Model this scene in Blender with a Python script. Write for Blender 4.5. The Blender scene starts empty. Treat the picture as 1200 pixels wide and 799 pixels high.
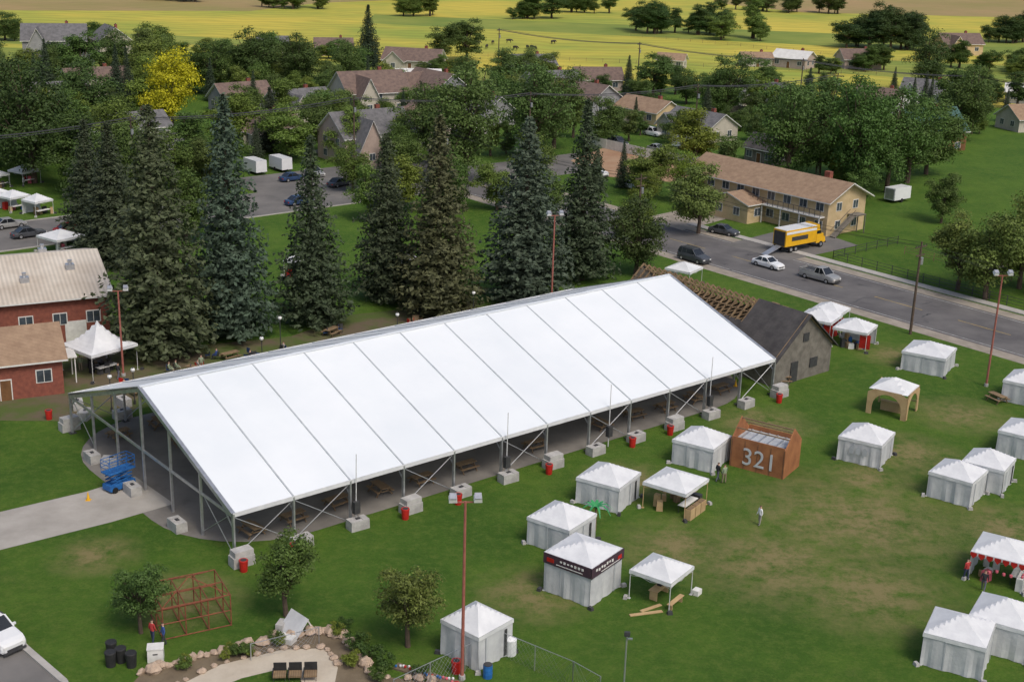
import bpy, math, random
import numpy as np
from mathutils import Vector, Matrix
random.seed(7); rng=np.random.default_rng(7)
scene=bpy.context.scene
COL=bpy.context.collection
R=math.radians
AX=Vector((.767,.642,0)); BX=Vector((-.642,.767,0))
YA=math.atan2(.642,.767)

# ------------------------------------------------------------------ materials
def nodes(name):
    m=bpy.data.materials.new(name); m.use_nodes=True
    nt=m.node_tree; nt.nodes.clear()
    o=nt.nodes.new('ShaderNodeOutputMaterial')
    return m,nt,o
def N(nt,t,**k):
    n=nt.nodes.new(t)
    for a,b in k.items(): setattr(n,a,b)
    return n
def rgba(c): return (c[0],c[1],c[2],1)
def mat(name,c1,c2=None,scale=1.5,rough=.7,detail=4,bump=0,metal=0,lo=.35,hi=.65,world=False,spec=.3,trans=0,wave=None):
    m,nt,o=nodes(name); L=nt.links.new
    p=N(nt,'ShaderNodeBsdfPrincipled')
    p.inputs['Roughness'].default_value=rough; p.inputs['Metallic'].default_value=metal
    p.inputs['Specular IOR Level'].default_value=spec
    if c2 is None: c2=tuple(x*.82 for x in c1)
    tc=N(nt,'ShaderNodeNewGeometry') if world else N(nt,'ShaderNodeTexCoord')
    src=tc.outputs['Position'] if world else tc.outputs['Object']
    nz=N(nt,'ShaderNodeTexNoise'); nz.inputs['Scale'].default_value=scale; nz.inputs['Detail'].default_value=detail
    nz.inputs['Roughness'].default_value=.62
    L(src,nz.inputs['Vector'])
    mr=N(nt,'ShaderNodeMapRange'); mr.inputs[1].default_value=lo; mr.inputs[2].default_value=hi
    L(nz.outputs[0],mr.inputs[0])
    mx=N(nt,'ShaderNodeMix',data_type='RGBA'); mx.inputs[6].default_value=rgba(c1); mx.inputs[7].default_value=rgba(c2)
    L(mr.outputs[0],mx.inputs[0])
    out=mx.outputs[2]
    if wave:
        w=N(nt,'ShaderNodeTexWave'); w.bands_direction=wave[0]; w.inputs['Scale'].default_value=wave[1]
        w.inputs['Distortion'].default_value=wave[3] if len(wave)>3 else 0
        L(src,w.inputs['Vector'])
        m2=N(nt,'ShaderNodeMix',data_type='RGBA',blend_type='MULTIPLY'); m2.inputs[0].default_value=wave[2]
        L(out,m2.inputs[6]); L(w.outputs[0],m2.inputs[7]); out=m2.outputs[2]
    L(out,p.inputs['Base Color'])
    if bump:
        n2=N(nt,'ShaderNodeTexNoise'); n2.inputs['Scale'].default_value=scale*6; n2.inputs['Detail'].default_value=3
        L(src,n2.inputs['Vector'])
        b=N(nt,'ShaderNodeBump'); b.inputs['Strength'].default_value=bump; b.inputs['Distance'].default_value=.1
        L(n2.outputs[0],b.inputs['Height']); L(b.outputs[0],p.inputs['Normal'])
    if trans:
        t=N(nt,'ShaderNodeBsdfTranslucent'); L(out,t.inputs[0])
        ms=N(nt,'ShaderNodeMixShader'); ms.inputs[0].default_value=trans
        L(p.outputs[0],ms.inputs[1]); L(t.outputs[0],ms.inputs[2]); L(ms.outputs[0],o.inputs[0])
    else: L(p.outputs[0],o.inputs[0])
    return m
def leafmat(name,col):
    m,nt,o=nodes(name); L=nt.links.new
    oi=N(nt,'ShaderNodeObjectInfo'); at=N(nt,'ShaderNodeAttribute',attribute_name='leafv')
    mr=N(nt,'ShaderNodeMapRange'); mr.inputs[3].default_value=.5; mr.inputs[4].default_value=1.55
    L(at.outputs['Fac'],mr.inputs[0])
    m1=N(nt,'ShaderNodeMix',data_type='RGBA',blend_type='MULTIPLY'); m1.inputs[0].default_value=1
    m1.inputs[6].default_value=rgba(col); L(oi.outputs['Color'],m1.inputs[7])
    vm=N(nt,'ShaderNodeVectorMath',operation='SCALE'); L(m1.outputs[2],vm.inputs[0]); L(mr.outputs[0],vm.inputs['Scale'])
    p=N(nt,'ShaderNodeBsdfPrincipled'); p.inputs['Roughness'].default_value=.6; p.inputs['Specular IOR Level'].default_value=.25
    L(vm.outputs[0],p.inputs['Base Color'])
    t=N(nt,'ShaderNodeBsdfTranslucent'); L(vm.outputs[0],t.inputs[0])
    ms=N(nt,'ShaderNodeMixShader'); ms.inputs[0].default_value=.22
    L(p.outputs[0],ms.inputs[1]); L(t.outputs[0],ms.inputs[2]); L(ms.outputs[0],o.inputs[0])
    return m
def grassmat(name):
    m,nt,o=nodes(name); L=nt.links.new
    g=N(nt,'ShaderNodeNewGeometry')
    def noise(sc,det=5,r=.6):
        n=N(nt,'ShaderNodeTexNoise'); n.inputs['Scale'].default_value=sc; n.inputs['Detail'].default_value=det; n.inputs['Roughness'].default_value=r
        L(g.outputs['Position'],n.inputs['Vector']); return n
    def rng_(s,a,b,c=0,d=1):
        r=N(nt,'ShaderNodeMapRange'); r.inputs[1].default_value=a; r.inputs[2].default_value=b; r.inputs[3].default_value=c; r.inputs[4].default_value=d
        L(s,r.inputs[0]); return r.outputs[0]
    def mix(f,a,b):
        x=N(nt,'ShaderNodeMix',data_type='RGBA')
        if isinstance(f,float): x.inputs[0].default_value=f
        else: L(f,x.inputs[0])
        for i,q in ((6,a),(7,b)):
            if isinstance(q,tuple): x.inputs[i].default_value=rgba(q)
            else: L(q,x.inputs[i])
        return x.outputs[2]
    def math_(op,a,b):
        x=N(nt,'ShaderNodeMath',operation=op)
        for i,q in ((0,a),(1,b)):
            if isinstance(q,(int,float)): x.inputs[i].default_value=q
            else: L(q,x.inputs[i])
        return x.outputs[0]
    # blend factor 1 gives the second colour
    base=mix(rng_(noise(.09,7,.68).outputs[0],.38,.62),(.048,.112,.014),(.092,.168,.022))
    base=mix(rng_(noise(.45,6,.7).outputs[0],.42,.66,0,.6),base,(.056,.120,.015))
    base=mix(rng_(noise(1.1,7,.8).outputs[0],.46,.72,0,.8),base,(.140,.185,.038))
    base=mix(rng_(noise(5,5,.85).outputs[0],.46,.76,0,.8),base,(.030,.066,.011))
    dry=None
    for (x,y,r) in ((28.2,98,12),(20,90,9),(13,92,6),(26,86,8),(31,106,5),(-22,82,5),(36,112,6),(-30,88,4),(10,104,5),(24,118,6),(40,97,6),(2,84,5),(44,122,6),(42,140,5)):
        d=N(nt,'ShaderNodeVectorMath',operation='DISTANCE'); L(g.outputs['Position'],d.inputs[0]); d.inputs[1].default_value=(x,y,0)
        f=rng_(d.outputs['Value'],0,r,1,0)
        dry=f if dry is None else math_('MAXIMUM',dry,f)
    dn=rng_(noise(.5,9,.8).outputs[0],.38,.60)
    dry=math_('MULTIPLY',dry,dn)
    dry=rng_(dry,0,.7,0,.9)
    base=mix(dry,base,(.25,.205,.095))
    sc=rng_(noise(.25,9,.85).outputs[0],.56,.72,0,.38)
    base=mix(sc,base,(.17,.16,.06))
    p=N(nt,'ShaderNodeBsdfPrincipled'); p.inputs['Roughness'].default_value=.85; p.inputs['Specular IOR Level'].default_value=.12
    L(base,p.inputs['Base Color'])
    b=N(nt,'ShaderNodeBump'); b.inputs['Strength'].default_value=.9; b.inputs['Distance'].default_value=.16
    L(noise(4.5,5,.85).outputs[0],b.inputs['Height']); L(b.outputs[0],p.inputs['Normal'])
    L(p.outputs[0],o.inputs[0]); return m

M={}
M['grass']=grassmat('lawn_grass')
M['asphalt']=mat('asphalt',(.095,.090,.092),(.145,.138,.135),.22,.9,8,.3,world=True)
M['asphalt2']=mat('asphalt_old',(.12,.115,.11),(.18,.17,.16),.2,.9,8,.3,world=True)
M['gravel']=mat('gravel',(.24,.21,.17),(.34,.30,.25),.6,.95,8,.6,world=True)
M['dirt']=mat('dirt',(.30,.17,.10),(.38,.26,.17),.2,.95,6,.4,world=True)
M['mulch']=mat('mulch',(.13,.10,.065),(.19,.15,.10),.5,.95,8,.6,world=True)
M['wornground']=mat('worn_ground',(.12,.095,.06),(.075,.105,.025),.22,.95,9,.6,world=True,lo=.42,hi=.58)
M['concrete']=mat('concrete',(.30,.28,.25),(.40,.375,.34),.3,.85,8,.3,world=True)
M['palepath']=mat('pale_path',(.44,.38,.30),(.52,.46,.37),.5,.9,8,.4,world=True)
M['pad']=mat('pad_concrete_shaded',(.14,.13,.12),(.22,.205,.185),.25,.85,8,.2,world=True)  # concrete darkened so the shade under the tent is in its colour
M['block']=mat('block_concrete',(.46,.45,.43),(.31,.30,.29),1.2,.9,6,.4)
M['kerb']=mat('kerb',(.42,.40,.37),None,1,.85,4,.2)
M['paintw']=mat('road_paint_white',(.6,.6,.58),(.25,.25,.24),1.5,.7)
M['painty']=mat('road_paint_yellow',(.55,.38,.07),(.25,.2,.09),1.5,.7)
M['pvc']=mat('roof_vinyl',(.80,.83,.85),(.73,.77,.80),.10,.35,7,0,spec=.45,trans=.07)
M['seam']=mat('roof_seam',(.46,.49,.52),None,1,.5)
M['alu']=mat('aluminium',(.55,.56,.58),(.42,.43,.45),2,.38,metal=.7)
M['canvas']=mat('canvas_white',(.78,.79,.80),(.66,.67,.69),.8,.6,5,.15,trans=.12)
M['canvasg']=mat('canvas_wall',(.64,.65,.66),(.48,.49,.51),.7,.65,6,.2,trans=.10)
M['steelw']=mat('steel_white',(.6,.6,.6),None,2,.4)
M['rust']=mat('rust_steel',(.26,.085,.045),(.15,.05,.03),3,.7)
M['lampred']=mat('lamp_post_red',(.36,.13,.10),(.26,.09,.07),2,.6)
M['red']=mat('red_plastic',(.50,.025,.02),(.36,.02,.015),2,.45)
M['blue']=mat('blue_paint',(.03,.16,.45),(.02,.1,.3),2,.45)
M['black']=mat('black_rubber',(.02,.02,.022),(.035,.035,.035),3,.6)
M['dark']=mat('dark_metal',(.04,.04,.045),(.06,.06,.06),3,.5)
M['wood']=mat('weathered_wood',(.30,.21,.12),(.20,.135,.08),1.2,.8,6,.2,wave=('X',2.2,.3,2))
M['ply']=mat('plywood',(.50,.36,.19),(.40,.27,.14),1.2,.7,6,.1)
M['plyo']=mat('stained_plywood',(.38,.165,.07),(.25,.10,.045),.8,.7,7,.1)
M['greyw']=mat('grey_boards',(.26,.24,.205),(.16,.145,.125),1.1,.9,6,.2,wave=('X',1.8,.45,.4))
M['brick']=mat('red_brick',(.27,.09,.06),(.18,.06,.045),2.5,.9,8,.3)
M['metalroof']=mat('metal_roof_pale',(.68,.62,.53),(.48,.41,.33),.16,.5,8,0,wave=('X',.7,.22,0))
M['shingtan']=mat('shingle_tan',(.36,.25,.165),(.27,.18,.12),1.2,.95,8,.3,wave=('Z',3.5,.25,.6))
M['shinggrey']=mat('shingle_grey',(.19,.185,.19),(.12,.118,.12),1.2,.95,8,.3,wave=('Z',3.5,.25,.6))
M['shingbrown']=mat('shingle_brown',(.22,.155,.125),(.14,.10,.088),1.2,.95,8,.3,wave=('Z',3.5,.25,.6))
M['shingdark']=mat('shingle_dark',(.095,.088,.086),(.055,.052,.053),.7,.95,8,.3,wave=('Z',3.5,.25,.6))
M['greenroof']=mat('green_metal_roof',(.06,.13,.11),(.04,.09,.08),.6,.5,wave=('X',1.2,.25,0))
M['logs']=mat('logs',(.26,.13,.055),(.17,.08,.035),1,.8,wave=('Z',3,.5,.2))
M['stucco']=mat('stucco_tan',(.55,.42,.25),(.45,.34,.19),.8,.9)
M['siding']=mat('siding_cream',(.55,.50,.42),(.46,.42,.35),.8,.85,wave=('Z',4,.15,0))
M['sidingg']=mat('siding_grey',(.32,.32,.33),(.25,.25,.26),.8,.85,wave=('Z',4,.15,0))
M['sidingw']=mat('siding_white',(.7,.69,.66),(.6,.59,.56),.8,.85,wave=('Z',4,.15,0))
M['pinkst']=mat('siding_rose',(.46,.36,.31),(.38,.30,.26),.8,.85)
M['trim']=mat('trim_white',(.72,.71,.68),None,2,.6)
M['glass']=mat('window_glass',(.035,.045,.055),(.09,.11,.13),.6,.12,spec=.6)
M['carglass']=mat('car_glass',(.015,.018,.022),None,2,.08,spec=.7)
M['carw']=mat('car_white',(.72,.73,.74),(.68,.69,.70),1,.25,spec=.5)
M['cars']=mat('car_silver',(.42,.42,.41),(.36,.36,.35),1,.28,metal=.4,spec=.5)
M['carg']=mat('car_graphite',(.07,.075,.085),None,1,.25,spec=.6)
M['carr']=mat('car_red',(.36,.02,.02),None,1,.25,spec=.5)
M['carb']=mat('car_blue',(.03,.06,.14),None,1,.25,spec=.5)
M['yel']=mat('truck_yellow',(.75,.42,.02),(.66,.36,.02),1,.4)
M['tire']=mat('tyre',(.018,.018,.018),None,2,.8)
M['lampw']=mat('lamp_glass',(.8,.8,.78),None,2,.3)
M['bark']=mat('bark',(.13,.095,.07),(.07,.05,.038),2,.95,6,.5)
M['leaf']=leafmat('leaves',(.105,.150,.038))
M['needle']=leafmat('spruce_needles',(.066,.086,.048))
M['meadow']=mat('meadow',(.54,.44,.065),(.28,.33,.05),.014,.95,10,.2,world=True,lo=.38,hi=.64,wave=('Y',.035,.18,9))  # crop yellow, with sun through a cloud gap put into the colour
M['meadowg']=mat('pasture',(.15,.22,.035),(.30,.32,.06),.02,.95,9,.2,world=True,wave=('Y',.06,.2,6))
M['stubble']=mat('stubble_field',(.38,.26,.12),(.28,.24,.08),.02,.95,9,.2,world=True,wave=('Y',.05,.2,6))
M['rock']=mat('sandstone',(.50,.39,.30),(.35,.26,.19),1.5,.9,7,.6)
M['pink']=mat('pink_cloth',(.65,.14,.18),None,2,.8)
M['banner']=mat('banner_dark',(.05,.03,.045),(.07,.04,.05),2,.7)
M['palm']=mat('palm_plastic',(.03,.22,.08),(.05,.3,.1),2,.6)
M['cow']=mat('cow_hide',(.03,.025,.022),(.06,.05,.045),1,.8)

# ------------------------------------------------------------------ mesh builder
class MB:
    def __init__(s): s.v=[];s.f=[];s.m=[];s.mats=[];s.T=Matrix.Identity(4)
    def mi(s,k):
        if k not in s.mats: s.mats.append(k)
        return s.mats.index(k)
    def add(s,vs,fs,k):
        b=len(s.v); i=s.mi(k)
        s.v+= [tuple(s.T@Vector(p)) for p in vs]
        for f in fs: s.f.append(tuple(b+j for j in f)); s.m.append(i)
    def box(s,c,d,k,yaw=0,tx=1,ty=1):
        x,y,z=d[0]/2,d[1]/2,d[2]/2; cs,sn=math.cos(yaw),math.sin(yaw); vs=[]
        for zz in (-z,z):
            fx,fy=(1,1) if zz<0 else (tx,ty)
            for (a,b) in ((-x,-y),(x,-y),(x,y),(-x,y)):
                a*=fx;b*=fy
                vs.append((c[0]+a*cs-b*sn,c[1]+a*sn+b*cs,c[2]+zz))
        s.add(vs,[(3,2,1,0),(4,5,6,7),(0,1,5,4),(1,2,6,5),(2,3,7,6),(3,0,4,7)],k)
    def cyl(s,p0,p1,r0,r1,k,n=8):
        p0=Vector(p0);p1=Vector(p1);d=(p1-p0).normalized()
        a=d.orthogonal().normalized();b=d.cross(a); vs=[]
        for p,r in ((p0,r0),(p1,r1)):
            for i in range(n):
                t=2*math.pi*i/n+.4; vs.append(p+a*(r*math.cos(t))+b*(r*math.sin(t)))
        fs=[(i,(i+1)%n,n+(i+1)%n,n+i) for i in range(n)]+[tuple(range(n-1,-1,-1)),tuple(range(n,2*n))]
        s.add(vs,fs,k)
    def beam(s,p0,p1,w,h,k):
        p0=Vector(p0);p1=Vector(p1);d=(p1-p0).normalized()
        up=Vector((0,0,1)) if abs(d.z)<.95 else Vector((1,0,0))
        a=d.cross(up).normalized();b=a.cross(d); vs=[]
        for p in (p0,p1):
            for (i,j) in ((-1,-1),(1,-1),(1,1),(-1,1)): vs.append(p+a*(i*w/2)+b*(j*h/2))
        s.add(vs,[(3,2,1,0),(4,5,6,7),(0,1,5,4),(1,2,6,5),(2,3,7,6),(3,0,4,7)],k)
    def poly(s,pts,k,z=0): s.add([(p[0],p[1],p[2] if len(p)>2 else z) for p in pts],[tuple(range(len(pts)))],k)
    def grid(s,fn,nu,nv,k):
        vs=[fn(i/nu,j/nv) for j in range(nv+1) for i in range(nu+1)]
        fs=[(j*(nu+1)+i,j*(nu+1)+i+1,(j+1)*(nu+1)+i+1,(j+1)*(nu+1)+i) for j in range(nv) for i in range(nu)]
        s.add(vs,fs,k)
    def ball(s,c,r,k,n=8,sz=1):
        vs=[(c[0],c[1],c[2]-r*sz)]
        m=n//2
        for j in range(1,m):
            ph=math.pi*j/m
            for i in range(n):
                t=2*math.pi*i/n; vs.append((c[0]+r*math.sin(ph)*math.cos(t),c[1]+r*math.sin(ph)*math.sin(t),c[2]-r*sz*math.cos(ph)))
        vs.append((c[0],c[1],c[2]+r*sz)); fs=[]
        for i in range(n): fs.append((0,1+(i+1)%n,1+i))
        for j in range(m-2):
            for i in range(n):
                a=1+j*n+i;b=1+j*n+(i+1)%n; fs.append((a,b,b+n,a+n))
        l=len(vs)-1
        for i in range(n): fs.append((l,1+(m-2)*n+i,1+(m-2)*n+(i+1)%n))
        s.add(vs,fs,k)
    def mesh(s,name):
        me=bpy.data.meshes.new(name); me.from_pydata(s.v,[],s.f)
        for k in s.mats: me.materials.append(M[k])
        me.polygons.foreach_set('material_index',s.m)
        me.update(); return me
def place(me,name,x=0,y=0,z=0,yaw=0,scale=(1,1,1),parent=None,color=None):
    o=bpy.data.objects.new(name,me); o.location=(x,y,z); o.rotation_euler=(0,0,yaw); o.scale=scale
    if parent: o.parent=parent
    if color: o.color=(*color,1)
    COL.objects.link(o); return o
def empty(name,x=0,y=0,z=0,yaw=0,scale=(1,1,1)):
    o=bpy.data.objects.new(name,None); o.location=(x,y,z); o.rotation_euler=(0,0,yaw); o.scale=scale
    o.empty_display_size=.5; COL.objects.link(o); return o
def group(name,parts,x,y,yaw=0,z=0):
    e=empty(name,x,y,z,yaw)
    for k,b in parts.items():
        if b.f: place(b.mesh(k),k,parent=e)
    return e
def sheet(name,pts,k,z):
    b=MB(); b.poly(pts,k,z); return place(b.mesh(name),name)
def rnd(a,b): return random.uniform(a,b)

# ------------------------------------------------------------------ ground, fields, roads
b=MB()
b.poly([(-4000,-300),(4000,-300),(4000,6000),(-4000,6000)],'grass'); place(b.mesh('ground'),'ground')
def strip(name,c,d,half,t0,t1,k,z):
    c=Vector((c[0],c[1],0)); n=Vector((-d[1],d[0],0)); d=Vector((d[0],d[1],0))
    return sheet(name,[tuple(c+d*t0-n*half)[:2],tuple(c+d*t1-n*half)[:2],tuple(c+d*t1+n*half)[:2],tuple(c+d*t0+n*half)[:2]],k,z)
a2=(.767,.642); b2=(-.642,.767)
sheet('meadow',[(-700,405),(-60,365),(40,362),(120,340),(420,310),(1500,300),(1500,1200),(-1500,1200),(-1500,430)],'meadow',.006)
sheet('pasture',[(-150,340),(-40,362),(10,362),(10,382),(-90,402),(-250,410)],'meadowg',.010)
sheet('pasture',[(60,415),(160,380),(420,330),(420,395),(200,430),(80,450)],'meadowg',.010)
sheet('pasture',[(-60,520),(180,470),(420,480),(420,540),(160,530),(-60,560)],'meadowg',.010)
sheet('pasture',[(-400,425),(-150,415),(-60,440),(-120,455),(-400,460)],'meadowg',.010)
sheet('stubble_field',[(-420,490),(-190,530),(-110,558),(-90,610),(-20,680),(-420,760)],'stubble',.014)
sheet('stubble_field',[(100,680),(130,640),(300,655),(700,590),(700,1100),(60,1100)],'stubble',.014)
RC=(42.5,167)
strip('road_shoulder',RC,b2,8.4,-140,118,'gravel',.008)
strip('road',RC,b2,6.3,-140,118,'asphalt',.012)
strip('street',(-67,183),a2,7.5,-60,108,'asphalt2',.010)
strip('parking_lot',(-38,223),a2,7.5,-9,14,'asphalt2',.014)
sheet('dirt_lot',[(15,236),(29,232),(42,243),(34,254),(17,265),(10,250)],'dirt',.016)
sheet('driveway',[(30,188),(38,180),(50,190),(47,195.5),(41,199)],'asphalt2',.018)
sheet('driveway',[(20,204),(25,196),(34,206),(30,214)],'gravel',.018)
def along(c,d,t,off): 
    return (c[0]+d[0]*t+d[1]*off, c[1]+d[1]*t-d[0]*off)
b=MB()
for t in range(-140,118,1):
    if t%12<7:
        p=Vector(along(RC,b2,t,0)+(.016,)); q=Vector(along(RC,b2,t+1,0)+(.016,)); n=Vector((.767,.642,0))*.06
        b.add([p-n,q-n,q+n,p+n],[(0,1,2,3)],'painty')
for off in (-5.7,5.7):
    p=Vector(along(RC,b2,-140,off)+(.016,)); q=Vector(along(RC,b2,118,off)+(.016,)); n=Vector((.767,.642,0))*.05
    b.add([p-n,q-n,q+n,p+n],[(0,1,2,3)],'paintw')
place(b.mesh('road_markings'),'road_markings')
b=MB()
for i in range(26):
    t=rnd(-60,80); o_=rnd(-5,5); p=Vector(along(RC,b2,t,o_)+(.0195+.0001*i,))
    for j in range(5):
        q=p+Vector((rnd(-.8,.8),rnd(-.8,.8),0)); d=(q-p).normalized(); n=Vector((-d.y,d.x,0))*.05
        b.add([p-n,q-n,q+n,p+n],[(0,1,2,3)],'dark'); p=q
place(b.mesh('road_cracks'),'road_cracks')
b=MB()
p=Vector(along(RC,b2,-140,9.5)+(.05,)); q=Vector(along(RC,b2,36,9.5)+(.05,)); b.beam(p,q,1.5,.12,'kerb')
place(b.mesh('sidewalk'),'sidewalk')
b=MB()
for off,(t0,t1) in ((7.6,(-60,60)),(-7.6,(-60,18)),(-7.6,(50,62))):
    p=Vector(along((-67,183),a2,t0,off)+(.06,)); q=Vector(along((-67,183),a2,t1,off)+(.06,)); b.beam(p,q,.25,.14,'kerb')
place(b.mesh('street_kerb'),'street_kerb')
kp=[(-70,90),(-45,85.5),(-38,82),(-33.6,78.7),(-30.6,75.1),(-26.9,71.4),(-24,66),(-22.5,58),(-22,40)]
sheet('parking_lot',kp+[(-70,40)],'asphalt2',.008)
b=MB()
for p,q in zip(kp,kp[1:]): b.beam((p[0],p[1],.07),(q[0],q[1],.07),.45,.15,'kerb')
place(b.mesh('kerb'),'kerb')
A0=Vector((-19.8,87.9,0))
def TL(u,w): p=A0+AX*u+BX*w; return (p.x,p.y)
pts=[]
x0,x1,y0,y1,r=-2.0,61.5,.6,30.5,9
for (cx,cy,a0) in ((x1-r,y1-r,0),(x0+r,y1-r,90),(x0+r,y0+r,180),(x1-r,y0+r,270)):
    for i in range(9):
        t=R(a0+i*90/8); pts.append(TL(cx+r*math.cos(t),cy+r*math.sin(t)))
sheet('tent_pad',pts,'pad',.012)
sheet('concrete_path',[(-60,78.5),(-57,72.3),(-37.2,88.3),(-30.5,93.4),(-26.5,97),(-31,102),(-34,98.8),(-39.5,94.6)],'concrete',.016)
sheet('worn_ground',[TL(2,32),TL(20,32.5),TL(40,32.5),TL(56,33),TL(60,37),TL(52,43),TL(40,46),TL(30,43),TL(20,46),TL(8,50),TL(2,46),TL(-4,50),TL(-10,46),TL(-6,38),TL(-2,35)],'wornground',.008)

# ------------------------------------------------------------------ foliage
def leafmesh(name,C,Nn,S,trunk,lk,asp=.62):
    n=len(C)
    Nn=Nn/np.linalg.norm(Nn,axis=1,keepdims=True)
    rv=rng.normal(size=(n,3)); T=np.cross(Nn,rv); T/=np.linalg.norm(T,axis=1,keepdims=True)
    B=np.cross(Nn,T); S=S[:,None]
    V=np.stack([C-T*S,C-B*S*asp,C+T*S,C+B*S*asp],1).reshape(-1,3)
    nb=len(trunk.v)
    vs=trunk.v+V.tolist()
    F=(np.arange(n*4).reshape(-1,4)+nb).tolist()
    me=bpy.data.meshes.new(name); me.from_pydata(vs,[],trunk.f+F)
    for k in trunk.mats: me.materials.append(M[k])
    me.materials.append(M[lk]); li=len(trunk.mats)
    me.polygons.foreach_set('material_index',list(trunk.m)+[li]*n)
    at=me.attributes.new('leafv','FLOAT','POINT')
    lv=np.clip(rng.normal(.5,.2,n),0,1)
    at.data.foreach_set('value',np.concatenate([np.zeros(nb),np.repeat(lv,4)]).astype(np.float32))
    me.update(); return me
def decid(i,H=10,W=8,ncl=46,per=280,zc=.55,rz=.43,leaf=.15,low=.12,rmin=.10,rmax=.2):
    t=MB(); top=Vector((rnd(-.3,.3),rnd(-.3,.3),H*.55))
    k0=H/10
    t.cyl((0,0,-.1),(top.x*.5,top.y*.5,H*.28),.28*k0,.2*k0,'bark',8)
    t.cyl((top.x*.5,top.y*.5,H*.27),top,.2*k0,.09*k0,'bark',7)
    C=[];Nn=[];S=[]
    lean=rng.normal(size=2)*.09*W
    for c in range(ncl):
        while True:
            d=rng.normal(size=3); d/=np.linalg.norm(d); rr=rng.uniform(.12,1)**.5
            if rng.random()<.12: rr*=1.18
            f=1-.25*max(0,-d[2])
            p=np.array([d[0]*W*.42*rr*f*rng.uniform(.75,1.1)+lean[0]*d[2],d[1]*W*.42*rr*f*rng.uniform(.75,1.1)+lean[1]*d[2],H*zc+d[2]*H*rz*rr])
            if p[2]>H*low: break
        r=W*rng.uniform(rmin,rmax)
        if c%3==0:
            k=rnd(.2,.5)*H; t.cyl((0,0,k),tuple(p),.09*k0,.03*k0,'bark',5)
        n=int(per*(r/(W*.15))**2)
        d=rng.normal(size=(n,3)); d/=np.linalg.norm(d,axis=1,keepdims=True)
        d[:,2]=np.where(d[:,2]<-.5,-d[:,2]*.5,d[:,2])
        rad=r*rng.uniform(.4,1.2,(n,1))
        sq=np.array([1,1,.85])
        C.append(p+d*rad*sq); Nn.append(d*.9+rng.normal(size=(n,3))*.42+np.array([0,0,.25])); S.append(rng.uniform(.6,1.3,n)*leaf)
    return leafmesh('tree_%d'%i,np.concatenate(C),np.concatenate(Nn),np.concatenate(S),t,'leaf')
def conifer(i,H=22,W=9,lev=66,dens=1.0,power=.85):
    t=MB(); t.cyl((0,0,-.2),(0,0,H*.5),.42,.22,'bark',8); t.cyl((0,0,H*.5),(0,0,H*.97),.22,.04,'bark',6)
    C=[];Nn=[];S=[]
    for l in range(lev):
        q=l/(lev-1); q=q**.92
        z=H*(.055+.935*q); Rm=W*.5*((1-q)**power*.97+.02)*min(1,(.70+q*3.0))
        nb=max(5,int(15*(1-q*.6)))
        a0=rng.uniform(0,6.28)
        for k in range(nb):
            a=a0+k*6.283/nb+rng.normal()*.18
            L=Rm*rng.uniform(.62,1.1)
            if rng.random()<.12: L*=1.22
            droop=rng.uniform(.12,.42)*(1-q*.7)
            ns=max(2,int(L/.36*dens))
            for j in range(ns):
                f=(j+rng.uniform(.2,1))/ns
                if f<.2 and q<.7: continue
                x=L*f; zz=z-L*droop*f+ L*.16*f*f
                wv=.2+.30*(1-f)*L*.4
                for m in range(4):
                    off=rng.normal()*wv
                    C.append((x*math.cos(a)-off*math.sin(a),x*math.sin(a)+off*math.cos(a),zz+rng.normal()*.12-abs(off)*.3))
                    Nn.append((math.cos(a)*.55+rng.normal()*.45,math.sin(a)*.55+rng.normal()*.45,.55+rng.normal()*.4))
                    S.append(rng.uniform(.16,.34)*(1-.3*q))
    return leafmesh('spruce_%d'%i,np.array(C),np.array(Nn),np.array(S),t,'needle',.5)
DEC=[decid(0),decid(1,ncl=54,per=240,rmax=.18),decid(2,ncl=36,per=300,zc=.56),decid(3,W=7,ncl=46,rz=.46,zc=.53,per=260),decid(4,W=9,ncl=56,per=240,rz=.42,zc=.52),decid(10,H=13,W=6.2,ncl=50,per=230,zc=.53,rz=.46,rmax=.22)]
BIG=[decid(6,H=18,W=15,ncl=110,per=230,zc=.54,rz=.44,leaf=.21,low=.10,rmin=.07,rmax=.15),decid(7,H=18,W=14,ncl=95,per=260,zc=.54,rz=.44,leaf=.21,low=.10,rmin=.07,rmax=.16)]
SMALL=[decid(8,H=6,W=4.3,ncl=48,per=190,zc=.56,rz=.42,leaf=.085,low=.17),decid(9,H=6,W=4,ncl=42,per=210,zc=.57,rz=.41,leaf=.085,low=.2)]
CON=[conifer(0),conifer(1,power=.72),conifer(2,dens=.9,power=.9)]
def tree(me,x,y,h,w,base,name='deciduous_tree',col=(1,1,1),parent=None):
    H0,W0=base
    k=rnd(.88,1.12); c=(col[0]*k*rnd(.92,1.1),col[1]*k,col[2]*k)
    return place(me,name,x,y,0,rnd(0,6.28),(w/W0,w/W0*rnd(.88,1.12),h/H0),parent,c)
def dec(x,y,h,w,col=(1,1,1),name='deciduous_tree',parent=None,v=None):
    if w>12: i=random.randrange(2); return tree(BIG[i],x,y,h,w,(18,14),name,col,parent)
    i=random.randrange(6) if v is None else v
    if i==5: return tree(DEC[5],x,y,h*1.25,w*.85,(13,6),name,col,parent)
    return tree(DEC[i],x,y,h*1.02,w,(10,7.6 if i not in(3,4) else (6.6 if i==3 else 8.5)),name,col,parent)
def con(x,y,h,w,col=(1,1,1),v=None,name='spruce_tree',parent=None):
    i=random.randrange(3) if v is None else v
    return tree(CON[i],x,y,h,w,(22,8.4),name,col,parent)
BL=(1.05,1.2,1.4)
con(-51.7,167.6,18.5,10.5,(.8,.85,.8),0)
con(-58,178,17,10,(.8,.85,.8),2)
con(-36.8,132.8,26.2,13.0,(1.05,1.0,.85),1)
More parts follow.
